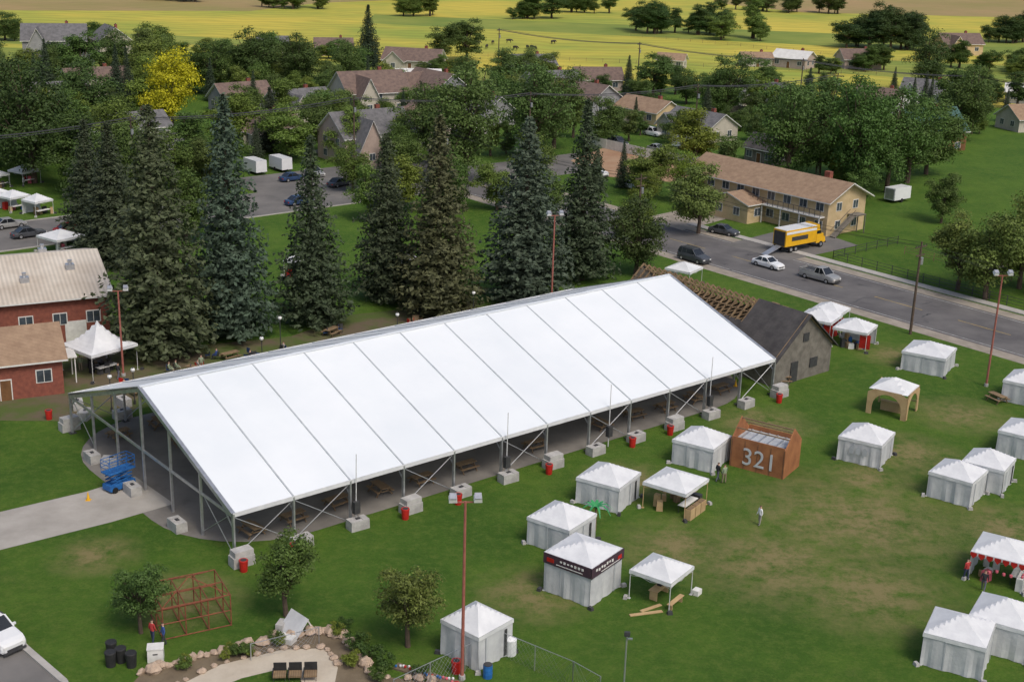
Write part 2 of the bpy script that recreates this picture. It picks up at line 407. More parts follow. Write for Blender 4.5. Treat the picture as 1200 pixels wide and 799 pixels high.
con(-30.8,139.8,26.4,12.5,BL,0)
con(-22.6,144.9,21.5,11.2,(.95,1,.9),2)
con(-15.3,155.2,20.2,9.0,(.85,.9,.8),1)
con(-8.8,150.3,23.2,12.2,(1.2,1.05,.85),0)
con(1.3,157,22.4,12.8,BL,1)
con(8.6,167,23.2,11.0,(.85,.9,.8),2)
con(-46.4,250.5,12,8,(.7,.75,.75)); con(-43.3,387,17,10,(.6,.75,.7))
dec(16,170.4,9.8,8.8,(.55,.6,.6),v=1)
dec(-70.5,272,15,11.9,(4.6,2.9,.5),v=4)
W_=(.85,.98,.95)
for (x,y,h,w,c) in ((-8.9,226.5,20,17,W_),(3,250,18.5,16,(.7,.85,.8)),(-16,244,14,13,W_),(7,262,16,14,(.8,.9,.8)),
    (-79.1,216,20,17,(.5,.6,.6)),(-90,228,18,16,(.6,.65,.6)),(-86,271,13,12,(.7,.8,.8)),(-63.8,326,15,15,(.6,.7,.65)),(-54,330,14,14,(.6,.7,.65)),(-74,322,13,14,(.65,.75,.6)),
    (-53.6,188,13,9,(.6,.7,.6)),(-39,269,9,11,(1.1,1.2,1.0)),(-22.6,249,7.5,8,(1.3,1.3,.8)),(-4.3,355,9,10,(1,1,1)),(2,357,9,9,(.9,1,1)),(-23,405,11,11,(.7,.8,.7)),(-16,407,11,11,(.7,.8,.7)),
    (47,231,18.5,15,(.75,.9,.8)),(57,224,20,14,(.7,.9,.75)),(64,229,18,14,(.75,.95,.8)),(54,238,18,15,(.7,.85,.75)),(70,238,15,13,(.8,.95,.8)),(62,243,17,14,(.7,.85,.75)),(76,247,13,12,(.8,.95,.8)),
    (47.3,308,15,14,(.7,.85,.75)),(27.2,194.5,9.8,9,(1.15,1.15,1.1)),(66.8,206.4,7.8,6.5,(.8,.9,.8)),
    (95.8,288,14.5,13,(.8,.9,.8)),(98,300,13,12,(.8,.95,.8)),(33.6,340,10,11,(.9,1,.9)),(109,364,17,14,(.6,.7,.7)),(33.3,248.7,10,10,(1.35,1.25,.7)),
    (28,215,8,6.5,(1.4,1.3,.6)),(21,222,7,6.5,(1.0,1.1,.9)),
    (-46,182,9,8,(.7,.85,.7)),(-61,204,11,10,(.7,.8,.7)),(-68,209,12,11,(.6,.7,.6)),(-55,210,10,9,(.9,1,.8)),(-49,217,10,9,(.7,.85,.7)),(-22,196,8,7.5,(1.1,1.15,.9)),(-11,203,9,8,(.8,.95,.8)),(-3,206,8,7.5,(1.1,1.15,.9)),(4,196,8,8,(.8,.9,.8)),
    (-27,217,8,7,(1.0,1.1,.8)),(-19,224,9,8,(.8,.9,.8)),(-31,243,9,8,(1.1,1.2,.9)),(-37,250,10,9,(.8,.9,.8)),(-21,236,8,8,(.9,1,.8)),(18,189,7,6,(1.1,1.1,.8)),(-34,262,9,9,(.9,1,.8)),(2,222,9,8,(.9,1,.8))):
    dec(x,y,h,w,c,v=None if w>12 else random.randrange(5))
for (x,y,h,w,v) in ((59.8,163.5,11.5,10,1),(66,169,12,10,4),(71,163,10,9,1),(76,178,11,10,0),(57.5,167.5,9,8,3)):
    dec(x,y,h,w,(1.35,1.3,1.15),v=v)
for i,(x,y,h,w,c) in enumerate(((-23.8,77.4,5.6,3.9,(.85,1.0,.95)),(-14.7,80.1,6.7,5.0,(.9,1.0,.85)),(-6.2,76.7,6.6,4.7,(1.2,1.0,.9)))):
    tree(SMALL[i%2],x,y,h,w,(6,4.1),'deciduous_tree',c)
e=empty('distant_trees')
for (x,y,wd,n,h,c) in ((61,517,38,14,11,(.55,.7,.65)),(129,484,34,14,13,(.4,.5,.5)),(185,520,22,8,11,(.45,.55,.5)),(80,500,16,5,12,(1.2,1.2,.9)),
    (-98,578,30,10,8,(.9,.9,.6)),(-43,560,14,5,8,(1,1,.7)),(2,560,22,9,8,(.6,.7,.5)),(-150,600,30,9,8,(.9,.9,.6)),(30,600,20,7,8,(.7,.8,.6)),(120,640,60,14,9,(.7,.7,.6)),(240,600,60,14,11,(.5,.6,.5)),
    (150,425,30,7,7,(.7,.8,.6)),(112,415,20,6,7,(.7,.8,.6)),(-170,420,30,10,9,(.6,.7,.6)),(-130,410,20,7,8,(.7,.8,.6)),(-60,640,60,12,8,(.6,.6,.5)),(0,760,200,26,12,(.5,.6,.5)),(260,800,200,24,12,(.5,.6,.5)),(-260,700,150,20,10,(.6,.6,.5))):
    for i in range(n):
        hh=h*rnd(.5,1.1); dec(x+rnd(-.5,.5)*wd,y+rnd(-6,6),hh,min(11.9,hh*rnd(1.0,1.4)),c,'tree',e)

# ------------------------------------------------------------------ buildings
HS=[]
def vol(P,T,L,W,eave,ridge,wall,roof,ov=.5,storeys=1,nwin=3,trim=True,base=0,gabwin=True):
    for k in ('walls','roof','windows','door'): P.setdefault(k,MB()); P[k].T=T
    w=P['walls']; x,y=L/2,W/2
    w.add([(-x,-y,base),(x,-y,base),(x,y,base),(-x,y,base),(-x,-y,eave),(x,-y,eave),(x,y,eave),(-x,y,eave),(-x,0,ridge-.02),(x,0,ridge-.02)],
      [(0,1,5,4),(2,3,7,6),(1,2,6,9,5),(3,0,4,8,7)],wall)
    k=(ridge-eave)/y; yo=y+ov; ze=ridge-k*yo; xo=x+ov; r=P['roof']; th=.16
    vs=[]
    for xx in (-xo,xo):
        vs+=[(xx,-yo,ze+th),(xx,0,ridge+th),(xx,yo,ze+th),(xx,yo,ze),(xx,0,ridge),(xx,-yo,ze)]
    r.add(vs,[(0,6,7,1),(1,7,8,2)],roof)
    r.add(vs,[(3,9,10,4),(4,10,11,5),(2,8,9,3),(5,11,6,0),(0,1,4,5),(1,2,3,4),(7,6,11,10),(8,7,10,9)],'trim' if trim else roof)
    win=P['windows']
    def W1(cx,cy,cz,ww,hh,ax):
        if ax=='y':
            win.box((cx,cy,cz),(ww+.2,.08,hh+.2),'trim'); win.box((cx,cy,cz),(ww,.14,hh),'glass'); win.box((cx,cy,cz),(.05,.17,hh-.01),'trim')
        else:
            win.box((cx,cy,cz),(.08,ww+.2,hh+.2),'trim'); win.box((cx,cy,cz),(.14,ww,hh),'glass'); win.box((cx,cy,cz),(.17,.05,hh-.01),'trim')
    sh=(eave-base)/storeys
    for st in range(storeys):
        zc=base+sh*(st+.55)
        for i in range(nwin):
            cx=-x+L*(i+.5)/nwin
            for sy in (-1,1):
                if sy==-1 and st==0 and i==nwin//2 and nwin>1:
                    P['door'].box((cx,-y,base+1.05),(1.15,.10,2.1),'trim'); P['door'].box((cx,-y,base+1.0),(.95,.16,1.98),'logs')
                else: W1(cx,sy*y,zc,1.3,1.15,'y')
        if gabwin:
            for sx in (-1,1):
                for cy in ((-W*.22,W*.22) if W>6 else (0,)): W1(sx*x,cy,zc,1.1,1.15,'x')
def house(name,x,y,yaw,L,W,eave,ridge,wall,roof,storeys=1,nwin=3,extra=None,chim=True,**k):
    P={}; vol(P,Matrix.Identity(4),L,W,eave,ridge,wall,roof,storeys=storeys,nwin=nwin,**k)
    if extra:
        for (ex,ey,eyaw,l,w,e_,r_) in extra:
            vol(P,Matrix.Translation((ex,ey,0))@Matrix.Rotation(eyaw,4,'Z'),l,w,e_,r_,wall,roof,storeys=1 if e_<4 else 2,nwin=1)
    if chim:
        P['chimney']=MB(); P['chimney'].box((L*.2,W*.12,ridge*.6+.7),(.8,.7,ridge*.8),'brick'); P['chimney'].box((L*.2,W*.12,ridge+.75),(.3,.3,.3),'dark')
    HS.append((x,y,max(L,W)*.75+2))
    return group(name,P,x,y,yaw)
ex=lambda L,W,e,r:[(-L*.25,-W*.45,math.pi/2,W*.7,L*.34,e,r*.93)]
P={}; YB=math.atan2(-.767,.642)
vol(P,Matrix.Identity(4),28,9,5.5,7.6,'stucco','shingtan',ov=.9,storeys=2,nwin=9)
vol(P,Matrix.Translation((-2,-6.2,0))@Matrix.Rotation(math.pi/2,4,'Z'),4.5,8,3.0,4.2,'stucco','shingtan',ov=.5,nwin=1)
P['balcony']=MB(); q=P['balcony']
q.box((6.0,-5.1,2.85),(15,1.3,.16),'trim')
for i in range(16): q.box((-1.5+i,-5.7,3.4),(.06,.06,1.0),'dark')
q.box((6.0,-5.7,3.92),(15.1,.08,.06),'dark')
for i in range(5): q.box((-1.3+i*3.65,-5.6,1.38),(.14,.14,2.76),'trim')
q.box((14.9,1.4,2.85),(1.6,2.4,.16),'greyw')
q.beam((15.0,.2,2.75),(15.0,-4.2,0.1),1.0,.2,'greyw')
for s_ in (-.48,.48): q.beam((15.0+s_,.2,3.7),(15.0+s_,-4.2,1.0),.05,.05,'dark')
for s_ in (-.6,.7): q.box((15+s_,2.4,1.4),(.12,.12,2.8),'greyw')
P['chimney']=MB(); P['chimney'].box((9,1.4,7.6),(1,.8,1.6),'brick')
group('apartment_building',P,40.7,208.5,YB); HS.append((40,209,17))
P={}; YP=R(26)
vol(P,Matrix.Identity(4),24,20,5.0,7.4,'brick','metalroof',ov=.6,nwin=7)
P['door'].box((8.4,-10,1.2),(2.2,.12,2.4),'trim')
P['vents']=MB()
for (vx,vy) in ((2,4),(-3,-2),(7,3),(9,-4),(4,-6)): P['vents'].box((vx,vy,7.6-abs(vy)*.24),(.9,.9,.9),'alu'); P['vents'].cyl((vx,vy,8-abs(vy)*.24),(vx,vy,8.5-abs(vy)*.24),.2,.25,'alu')
group('brick_building',P,-58.6,141.4,YP); HS.append((-58.6,141.4,18))
P={}
vol(P,Matrix.Identity(4),14,8,3.7,5.9,'brick','shingtan',ov=.5,nwin=4)
P['awning']=MB(); P['awning'].box((7.9,0,2.7),(1.6,3,.12),'trim'); P['awning'].box((8.5,-1.3,1.35),(.1,.1,2.7),'trim'); P['awning'].box((8.5,1.3,1.35),(.1,.1,2.7),'trim')
group('brick_annex',P,-51.0,121.2,YP); HS.append((-51,121,10))
P={'walls':MB(),'roof':MB(),'trusses':MB(),'door':MB()}
Lb,Wb,ee,rr=24,9,3.2,7.0
w=P['walls']
w.add([(-Lb/2,-Wb/2,0),(Lb/2,-Wb/2,0),(Lb/2,Wb/2,0),(-Lb/2,Wb/2,0),(-Lb/2,-Wb/2,ee),(Lb/2,-Wb/2,ee),(Lb/2,Wb/2,ee),(-Lb/2,Wb/2,ee),(-Lb/2,0,rr-.05),(Lb/2,0,rr-.05)],
  [(0,1,5,4),(2,3,7,6),(1,2,6,9,5),(3,0,4,8,7)],'greyw')
kk=(rr-ee)/(Wb/2)
for sy in (-1,1):
    for (xa,xb,ya,yb) in ((-Lb/2-.4,Lb/2+.5,2.4,Wb/2+.5),(5.5,Lb/2+.5,0,2.4)):
        za,zb=rr-kk*ya,rr-kk*yb
        v=[(xa,sy*ya,za),(xb,sy*ya,za),(xb,sy*yb,zb),(xa,sy*yb,zb)]
        P['roof'].add([(p[0],p[1],p[2]+.12) for p in v]+v,[(0,1,2,3),(7,6,5,4),(0,4,5,1),(1,5,6,2),(2,6,7,3),(3,7,4,0)],'shingdark')
q=P['trusses']
for i in range(22):
    x_=-Lb/2+.2+i*.82
    for sy in (-1,1): q.beam((x_,sy*2.5,rr-kk*2.5+.02),(x_,0,rr+.02),.1,.2,'wood')
    q.beam((x_,-2.3,rr-kk*2.3-.1),(x_,2.3,rr-kk*2.3-.1),.08,.15,'wood')
for sy in (-1,1):
    for yy in (.6,1.5): q.beam((-Lb/2,sy*yy,rr-kk*yy+.14),(5.4,sy*yy,rr-kk*yy+.14),.12,.04,'wood')
q.beam((Lb/2+.06,-Wb/2,ee),(Lb/2+.06,0,rr),.06,.25,'wood'); q.beam((Lb/2+.06,Wb/2,ee),(Lb/2+.06,0,rr),.06,.25,'wood')
P['door'].box((Lb/2+.03,-1.5,1.1),(.12,1.1,2.2),'dark'); P['door'].box((Lb/2+.03,1.6,1.6),(.12,1.2,1.0),'dark'); P['door'].box((Lb/2+.03,0,4.6),(.12,.9,.9),'dark')
bc=Vector((30.2,131.2,0))+BX*12
group('old_barn',P,bc.x,bc.y,YB); HS.append((bc.x,bc.y,8))
HL=[('house',-132.7,388,R(15),17,10,5,9,'sidingg','shinggrey',2,1),('house',-118,392,R(-60),12,9,5,8.5,'siding','shinggrey',2,0),
('house',-56.6,412,R(10),11,7,2.8,5,'pinkst','shingbrown',1,0),('house',-30,384,R(-12),16,9,2.8,5.6,'siding','shingbrown',1,1),
('house',2.5,380,R(20),13,9,2.9,5.3,'sidingg','shinggrey',1,1),('house',-34,306,R(30),15,11,4.6,8.6,'siding','shingbrown',2,1),('house',-20,318,R(-50),14,10,4,7.6,'sidingg','shingbrown',1,1),
('house',14.5,309,R(-45),15,10,4.2,7.2,'sidingg','shingbrown',1,1),('house',29,302,R(-50),13,8,2.8,5,'stucco','shingtan',1,0),
('house',-28,247,R(38),15,10,5,8.8,'pinkst','shinggrey',2,1),('house',-17,262,R(-50),12,9,4.6,8,'siding','shingbrown',2,1),
('house',83.4,416,R(-35),11,8,3,5,'pinkst','sidingw',1,0),('shed',47.8,254.5,R(-50),7,5.5,3,5.2,'greyw','shingdark',1,0),
('house',71.9,417,R(5),9,6,2.6,4,'siding','shingtan',1,0),('shed',-26.3,351,R(5),11,6,2.8,3.9,'sidingw','sidingw',1,0),
('house',-48,292,R(40),13,9,3,6,'siding','shinggrey',1,1),('house',-100,318,R(35),14,9,3,6,'siding','shingbrown',1,1),('house',-74,258,R(40),11,8,3,5.4,'sidingw','shinggrey',1,0),
('house',60,333,R(-40),14,9,3,5.6,'siding','shinggrey',1,1),('house',88,330,R(-40),12,8,3,5.3,'sidingw','shingbrown',1,1),('house',38,281,R(-50),13,9,3,5.6,'siding','shinggrey',1,1),
('house',8,338,R(30),14,9,3,6,'siding','shinggrey',1,1),('house',116,306,R(20),12,8,3,5.6,'siding','shingtan',1,0),('shed',-92,196,R(40),9,6,2.8,4.4,'sidingw','shinggrey',1,0),
('house',104,420,R(10),12,8,3,5.6,'pinkst','shingbrown',1,0),('house',-8,292,R(-48),12,9,3,6.2,'sidingg','shinggrey',1,1),
('house',-118,352,R(20),13,9,3,6,'siding','shinggrey',1,1),('house',-62,300,R(40),12,8,3,6,'sidingg','shingbrown',1,0),
('house',20,352,R(10),12,8,3,5.6,'pinkst','shingbrown',1,0),('house',104,345,R(-30),12,8,3,5.8,'sidingw','shinggrey',1,1),('shed',132,350,R(-20),12,7,3,4.8,'sidingg','sidingw',1,0),
('shed',58,268,R(-50),8,5,2.5,4,'siding','shingtan',1,0),('shed',-64,238,R(40),9,6,2.8,4.6,'greyw','shinggrey',1,0),('house',-50,262,R(35),12,8,3,5.8,'siding','shingbrown',1,1),
('shed',-10,272,R(-50),7,5,2.5,4.2,'sidingw','shinggrey',1,0),('house',-100,292,R(30),12,9,3,6,'sidingg','shinggrey',1,1),
('shed',-75,412,R(10),9,6,3,5,'sidingw','shinggrey',1,0),('house',150,470,R(10),14,9,4,7,'stucco','shingbrown',1,1),('shed',45,405,R(-20),8,5,2.6,4.2,'siding','shingtan',1,0)]
for (n,x,y,yaw,L,W,e_,r_,wl,rf,st,xx) in HL:
    house(n,x,y,yaw,L,W,e_,r_,wl,rf,st,3,ex(L,W,min(e_,3.2),r_) if xx else None,n=='house')
house('log_cabin',84.1,276,R(25),13,9,4.2,8.2,'logs','greenroof',2,3,None,True)

# ------------------------------------------------------------------ the big frame tent
P={k:MB() for k in ('roof','seams','frame','braces','valance','masts')}
TLn,TW,E,Rg=60.0,30.0,3.75,8.95
nb=12
for sy in (0,1):
    for i in range(nb):
        ph=rnd(0,6)
        def fn(u,v,i=i,sy=sy,ph=ph):
            x=i*5+u*5; w=v*15; z=E+(Rg-E)*v-math.sin(math.pi*u)*(.07*math.sin(math.pi*v)+.014*math.sin(v*26+ph))
            y=w if sy==0 else TW-w
            return (x,y,z)
        P['roof'].grid(fn,8,30,'pvc')
for i in range(nb+1):
    x=i*5
    for s_ in (0,1):
        y0_=-.05 if s_==0 else TW+.05
        P['seams'].beam((x,y0_,E+.02),(x,15,Rg+.02),.11 if 0<i<nb else .3,.06,'seam' if 0<i<nb else 'alu')
        P['frame'].beam((x,0 if s_==0 else TW,E-.28),(x,15,Rg-.28),.14,.3,'alu')
        yy=0 if s_==0 else TW
        P['frame'].box((x,yy,E/2),(.14,.26,E-.1),'alu')
        P['frame'].box((x,yy,.03),(.6,.6,.06),'dark')
        sg=1 if s_==0 else -1
        P['frame'].beam((x,yy,E-1.3),(x,yy+sg*1.6,E+.10),.07,.1,'alu')
P['seams'].beam((0,15,Rg+.03),(60,15,Rg+.03),.35,.06,'pvc')
for yy in (0,TW): 
    P['frame'].beam((0,yy,E-.1),(TLn,yy,E-.1),.16,.18,'alu')
    P['valance'].box((TLn/2,yy+(-.1 if yy==0 else .1),E-.12),(TLn+.1,.03,.34),'canvas')
for yy,zz in ((5,E+1.73),(10,E+3.46),(15,Rg),(20,E+3.46),(25,E+1.73)): P['frame'].beam((0,yy,zz-.32),(TLn,yy,zz-.32),.1,.14,'alu')
for x in (0,TLn):
    for yy in (5,10,15,20,25):
        z=E+(Rg-E)*(1-abs(yy-15)/15)-.3
        P['frame'].box((x,yy,z/2),(.2,.14,z),'alu')
    P['frame'].beam((x,0,E-.25),(x,TW,E-.25),.12,.2,'alu')
for yy in (0,TW):
    for i in (0,1,3,5,7,9,11):
        P['braces'].cyl((i*5,yy,.2),(i*5+5,yy,E-.3),.035,.035,'alu',4); P['braces'].cyl((i*5+5,yy,.2),(i*5,yy,E-.3),.035,.035,'alu',4)
for x in (0,60):
    P['braces'].cyl((x,0,.3),(x,5,E),.035,.035,'alu',4);P['braces'].cyl((x,5,.3),(x,0,E),.035,.035,'alu',4)
    P['braces'].cyl((x,25,.3),(x,30,E),.035,.035,'alu',4);P['braces'].cyl((x,30,.3),(x,25,E),.035,.035,'alu',4)
for x in (10.2,25.2,37,50.2):
    P['masts'].cyl((x,-.5,.1),(x+.2,-.3,5.9),.05,.035,'steelw',6); P['masts'].box((x,-.55,1.6),(.5,.4,1.0),'dark')
group('event_tent',P,A0.x,A0.y,YA)
bb=MB()
bb.box((0,0,.40),(1.6,.95,.80),'block',0,.98,.96); bb.box((0,0,.83),(.35,.25,.07),'dark'); bb.box((.45,0,.82),(.4,.8,.05),'block')
me_block=bb.mesh('ballast_block')
bb=MB()
bb.box((0,0,.40),(1.7,1.0,.80),'block',0,.98,.96); bb.box((.03,.02,1.02),(1.5,.9,.42),'block',.04,.98,.96)
me_block2=bb.mesh('ballast_block_double')
bn=MB()
bn.cyl((0,0,0),(0,0,.82),.27,.33,'red',12); bn.cyl((0,0,.82),(0,0,.90),.35,.33,'red',12); bn.cyl((0,0,.9),(0,0,.93),.24,.05,'dark',10)
me_bin=bn.mesh('trash_bin')
for i in range(13):
    for w_ in (-.9,TW+.9):
        u=i*5
        x,y=TL(u+.1,w_); place(me_block if i%3 else me_block2,'concrete_block',x,y,0,YA+rnd(-.06,.06))
    if i in (0,3,4,6,8,9,12,1):
        x,y=TL(i*5+rnd(-1.0,-1.3) if i else -.3,-1.9+rnd(-.2,.4)); place(me_bin,'trash_bin',x,y)
for w_ in (7,15,23): 
    x,y=TL(-1.1,w_); place(me_block,'concrete_block',x,y,0,YA+1.57)
for (x,y) in ((-33.5,104),(-39,114.5),(-40.5,117),(-36.5,118)):
    place(me_block,'concrete_block',x,y,0,rnd(0,3))
for (x,y) in ((-42.2,114),(-46.5,112)): place(me_bin,'trash_bin',x,y)
t=MB()
t.box((0,0,.74),(1.9,.75,.05),'wood')
for s_ in (-1,1):
    t.box((0,s_*.68,.45),(1.9,.27,.045),'wood')
    t.beam((s_*.7,-.75,0),(s_*.7,-.2,.73),.05,.1,'wood'); t.beam((s_*.7,.75,0),(s_*.7,.2,.73),.05,.1,'wood'); t.beam((s_*.7,-.72,.40),(s_*.7,.72,.40),.05,.09,'wood')
me_tab=t.mesh('picnic_table')
for i in range(14):
    for j in range(6):
        if random.random()<.18: continue
        x,y=TL(2.8+i*4.1+rnd(-.3,.3),3.2+j*4.7+rnd(-.3,.3)); place(me_tab,'picnic_table',x,y,.012,YA+(0 if (i+j)%3 else 1.57)+rnd(-.1,.1))

# ------------------------------------------------------------------ market tents
def ripple(b,p0,p1,z0,z1,k,amp=.05,n=18):
    p0=Vector(p0);p1=Vector(p1);d=p1-p0;nn=Vector((-d.y,d.x,0)).normalized()
    ph=rnd(0,6);fq=rnd(2,3.4)
    def fn(u,v):
        a=amp*math.sin(ph+u*6.28*fq+math.sin(u*9+ph)*.8+v*.7)*(1-v*.75)+amp*.5*math.sin(u*31+ph)*(1-v)
        p=p0+d*u+nn*a; return (p.x,p.y,z0+(z1-z0)*v)
    b.grid(fn,n,4,k)
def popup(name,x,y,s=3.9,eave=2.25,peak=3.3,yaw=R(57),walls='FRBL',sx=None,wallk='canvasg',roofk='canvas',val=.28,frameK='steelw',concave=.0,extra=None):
    P={k:MB() for k in ('canopy','walls','frame','weights')}; sy=s; sx=sx or s; hx,hy=sx/2,sy/2
    peak+=rnd(-.1,.1)
    def fn(u,v):
        X=(u*2-1);Y=(v*2-1);d=max(abs(X),abs(Y)); h=(1-d)
        if concave: h=h**(1+concave)
        z=eave+(peak-eave)*h-.07*math.cos(math.pi*.5*(X if abs(X)<abs(Y) else Y)/max(d,.01))*d*(1-d)*4*.6
        return (X*hx,Y*hy,z)
    P['canopy'].grid(fn,14,14,roofk)
    cs=[(-hx,-hy),(hx,-hy),(hx,hy),(-hx,hy)]
    for i in range(4):
        p,q=cs[i],cs[(i+1)%4]
        m=1.012
        ripple(P['canopy'],(p[0]*m,p[1]*m,0),(q[0]*m,q[1]*m,0),eave-val,eave,roofk,.015,12)
        P['frame'].cyl((p[0]*.97,p[1]*.97,0),(p[0]*.97,p[1]*.97,eave-.02),.035,.03,frameK,6)
        P['frame'].box((p[0]*.97,p[1]*.97,.02),(.2,.2,.04),frameK)
        P['weights'].box((p[0]*1.08,p[1]*1.08,.12),(.4,.28,.24),random.choice(('dark','block','block')),rnd(0,3),.8,.8)
        a_=Vector((p[0]*.96,p[1]*.96,eave-.12));c_=Vector((q[0]*.96,q[1]*.96,eave-.12));md=(a_+c_)/2
        for (e0,e1) in ((a_,md),(md,c_)):
            P['frame'].cyl(e0,e1-Vector((0,0,.35)),.015,.015,frameK,4);P['frame'].cyl(e0-Vector((0,0,.35)),e1,.015,.015,frameK,4)
    names={'F':(0,1),'R':(1,2),'B':(2,3),'L':(3,0)}
    for w in walls:
        i,j=names[w];p,q=cs[i],cs[j];m=.985
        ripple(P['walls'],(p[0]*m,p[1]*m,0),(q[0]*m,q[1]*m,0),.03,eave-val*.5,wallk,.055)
    if len(walls)==4:
        P['zips_and_gap_shade']=MB(); f=random.choice((-.3,0,.25))
        P['zips_and_gap_shade'].box((f*s,-hy-.05,(eave-val)/2+.05),(.05,.03,eave-val-.1),'seam')
        P['zips_and_gap_shade'].box((-hx-.05,f*s*.5,(eave-val)/2+.05),(.03,.05,eave-val-.1),'seam')
        if random.random()<.4: P['zips_and_gap_shade'].box((hx*.55,-hy-.045,(eave-val)/2),(.22,.02,eave-val-.3),'dark')  # dark strip painted for the shaded interior behind a split wall
    if extra: extra(P)
    HS.append((x,y,3))
    return group(name,P,x,y,yaw+rnd(-.05,.05))
def market(P,density=8,cols=('red','ply','wood','blue','dark','pink','trim')):
    g=P.setdefault('goods',MB())
    for i in range(density):
        k=random.choice(cols); w=rnd(.3,.8);h=rnd(.3,1.2)
        g.box((rnd(-1.4,1.4),rnd(-1.4,1.4),h/2+.01),(w,rnd(.3,.6),h),k,rnd(0,3),.9,.9)
    g.box((0,-1.2,.74),(2.2,.7,.05),'trim')
    for a in (-1,1):
        for c in (-.3,.3): g.cyl((a,-1.2+c,0),(a,-1.2+c,.73),.02,.02,'dark',4)
popup('market_tent',8.2,100.2)
def ex2(P):
    market(P,6,('ply','wood','ply'))
    g=P['goods']
    for a in (-1.3,-.4,.5): g.box((a,-2.1,.45),(.8,.5,.9),'ply'); g.box((a,-2.1,.93),(.7,.4,.05),'wood')
    g.box((1.9,-.6,.35),(.5,1.6,.7),'dark')
popup('market_canopy',13.6,99.4,3.9,2.3,3.2,walls='',frameK='ply',extra=ex2)
popup('market_tent',16.9,108.8)
def ex4(P):
    g=P.setdefault('arched_windows',MB())
    for sx in (-.55,.05,.65):
        pts=[(-2.08,sx-.2,.95),(-2.08,sx+.2,.95),(-2.08,sx+.2,1.45),(-2.08,sx+.1,1.62),(-2.08,sx,1.68),(-2.08,sx-.1,1.62),(-2.08,sx-.2,1.45)]
        g.poly(pts,'seam')
popup('market_tent',31.8,110.8,extra=ex4,yaw=R(60))
popup('market_tent',44.6,136,4.6,2.1,3.1,yaw=R(60))
def ex7(P):
    market(P,12)
    P['goods'].box((-1.7,-1.7,1.2),(.05,1.2,1.6),'red')
popup('market_canopy',35.0,146.2,4.0,2.4,3.4,walls='B',extra=ex7)
popup('market_canopy',38.3,143.0,3.9,2.3,3.3,walls='R',extra=ex7)
popup('market_canopy',36.9,149.5,3.6,2.3,3.2,walls='B',extra=ex7)
popup('market_tent',37.6,103.2,3.7,yaw=R(55)); popup('market_tent',41.0,105.8,3.6,yaw=R(55))
popup('market_tent',52.0,127.0,4); popup('market_tent',46.9,113.2,4)
popup('market_tent',29.7,77.2,3.9,2.4,3.4,yaw=R(60)); popup('market_tent',33.4,79.4,3.9,2.4,3.4,yaw=R(60))
popup('market_tent',4.2,92.4,3.8)
popup('market_tent',-1.7,76.2,3.3,2.5,3.6,yaw=R(48))
def ex15(P):
    g=P.setdefault('banner',MB())
    h=2.06
    g.box((0,-h,2.66),(4.16,.04,.78),'banner'); g.box((-h,0,2.66),(.04,4.0,.78),'banner')
    for i in range(7):
        g.box((-1.5+i*.34+rnd(-.03,.03),-h-.03,2.74+rnd(-.05,.05)),(.2,.02,rnd(.12,.22)),'trim')
        g.box((-h-.03,-1.3+i*.3,2.75),(.02,.17,rnd(.10,.2)),'trim')
    g.box((1.5,-h-.03,2.6),(.5,.02,.3),'red'); g.box((-h-.03,1.4,2.62),(.02,.6,.3),'red')
    g.box((.3,-h-.03,2.42),(2.4,.02,.05),'trim'); g.box((-h-.03,-.2,2.44),(.02,2.2,.05),'trim')
popup('market_tent',5.5,85.2,4.0,3.05,3.75,val=.1,extra=ex15)
def ex16(P):
    g=P.setdefault('table',MB())
    g.box((0,.1,.74),(1.9,.7,.05),'ply')
    for s_ in (-.8,.8): g.box((s_,.1,.37),(.06,.6,.72),'ply')
    g.box((-.5,-1.5,.45),(1.9,.35,.05),'ply'); g.box((-1.2,-1.5,.22),(.06,.3,.44),'ply'); g.box((.2,-1.5,.22),(.06,.3,.44),'ply')
    g.box((1.9,-1.9,.2),(.6,.5,.4),'trim'); g.box((.2,.15,.95),(.4,.3,.36),'dark')
popup('market_canopy',11,84.4,3.3,2.25,3.1,walls='',extra=ex16)
popup('market_canopy',21.8,166.5,3.6,2.2,3.0,walls='B')
popup('market_tent',-41.6,127.6,5.4,2.8,5.3,yaw=R(50),walls='',concave=.7,extra=lambda P:market(P,14,('dark','wood','black')))
for (x,y,s) in ((-60.6,173.5,4.4),(-75.5,197,3.6),(-79.5,199,3.6),(-80.5,215.8,3.6),(-84,212,3.4),(-88,208,3.6),(-71,194.5,3.2),(-13.5,166,3.2),(-27,165,3.4)):
    popup('market_canopy',x,y,s,2.2,3.1,walls=random.choice(('','B')),extra=lambda P:market(P,5))
def ex12(P):
    g=P.setdefault('trimmings',MB())
    for i in range(7):
        x_=-1.7+i*.57; g.poly([(x_-.22,-2.06,2.3),(x_+.22,-2.06,2.3),(x_+.24,-2.06,2.1),(x_,-2.06,1.82),(x_-.24,-2.06,2.1)],'red')
        g.poly([(-2.06,x_-.22,2.3),(-2.06,x_-.24,2.1),(-2.06,x_,1.82),(-2.06,x_+.24,2.1),(-2.06,x_+.22,2.3)],'red')
    g.box((0,-1.7,.5),(3.6,.6,1.0),'trim')
    for i in range(9): g.ball((-1.5+i*.37,-1.75,1.1),.13,random.choice(('pink','red','canvas')),6)
    for i in range(4): g.ball((-1.8,-1+i*.5,.9+rnd(-.2,.3)),.15,'pink',6)
    g.box((-1.0,-2.6,.3),(1.8,.5,.6),'ply'); market(P,5,('pink','red','trim','ply'))
popup('market_stall',36.6,89,3.9,2.3,3.2,walls='B',extra=ex12)

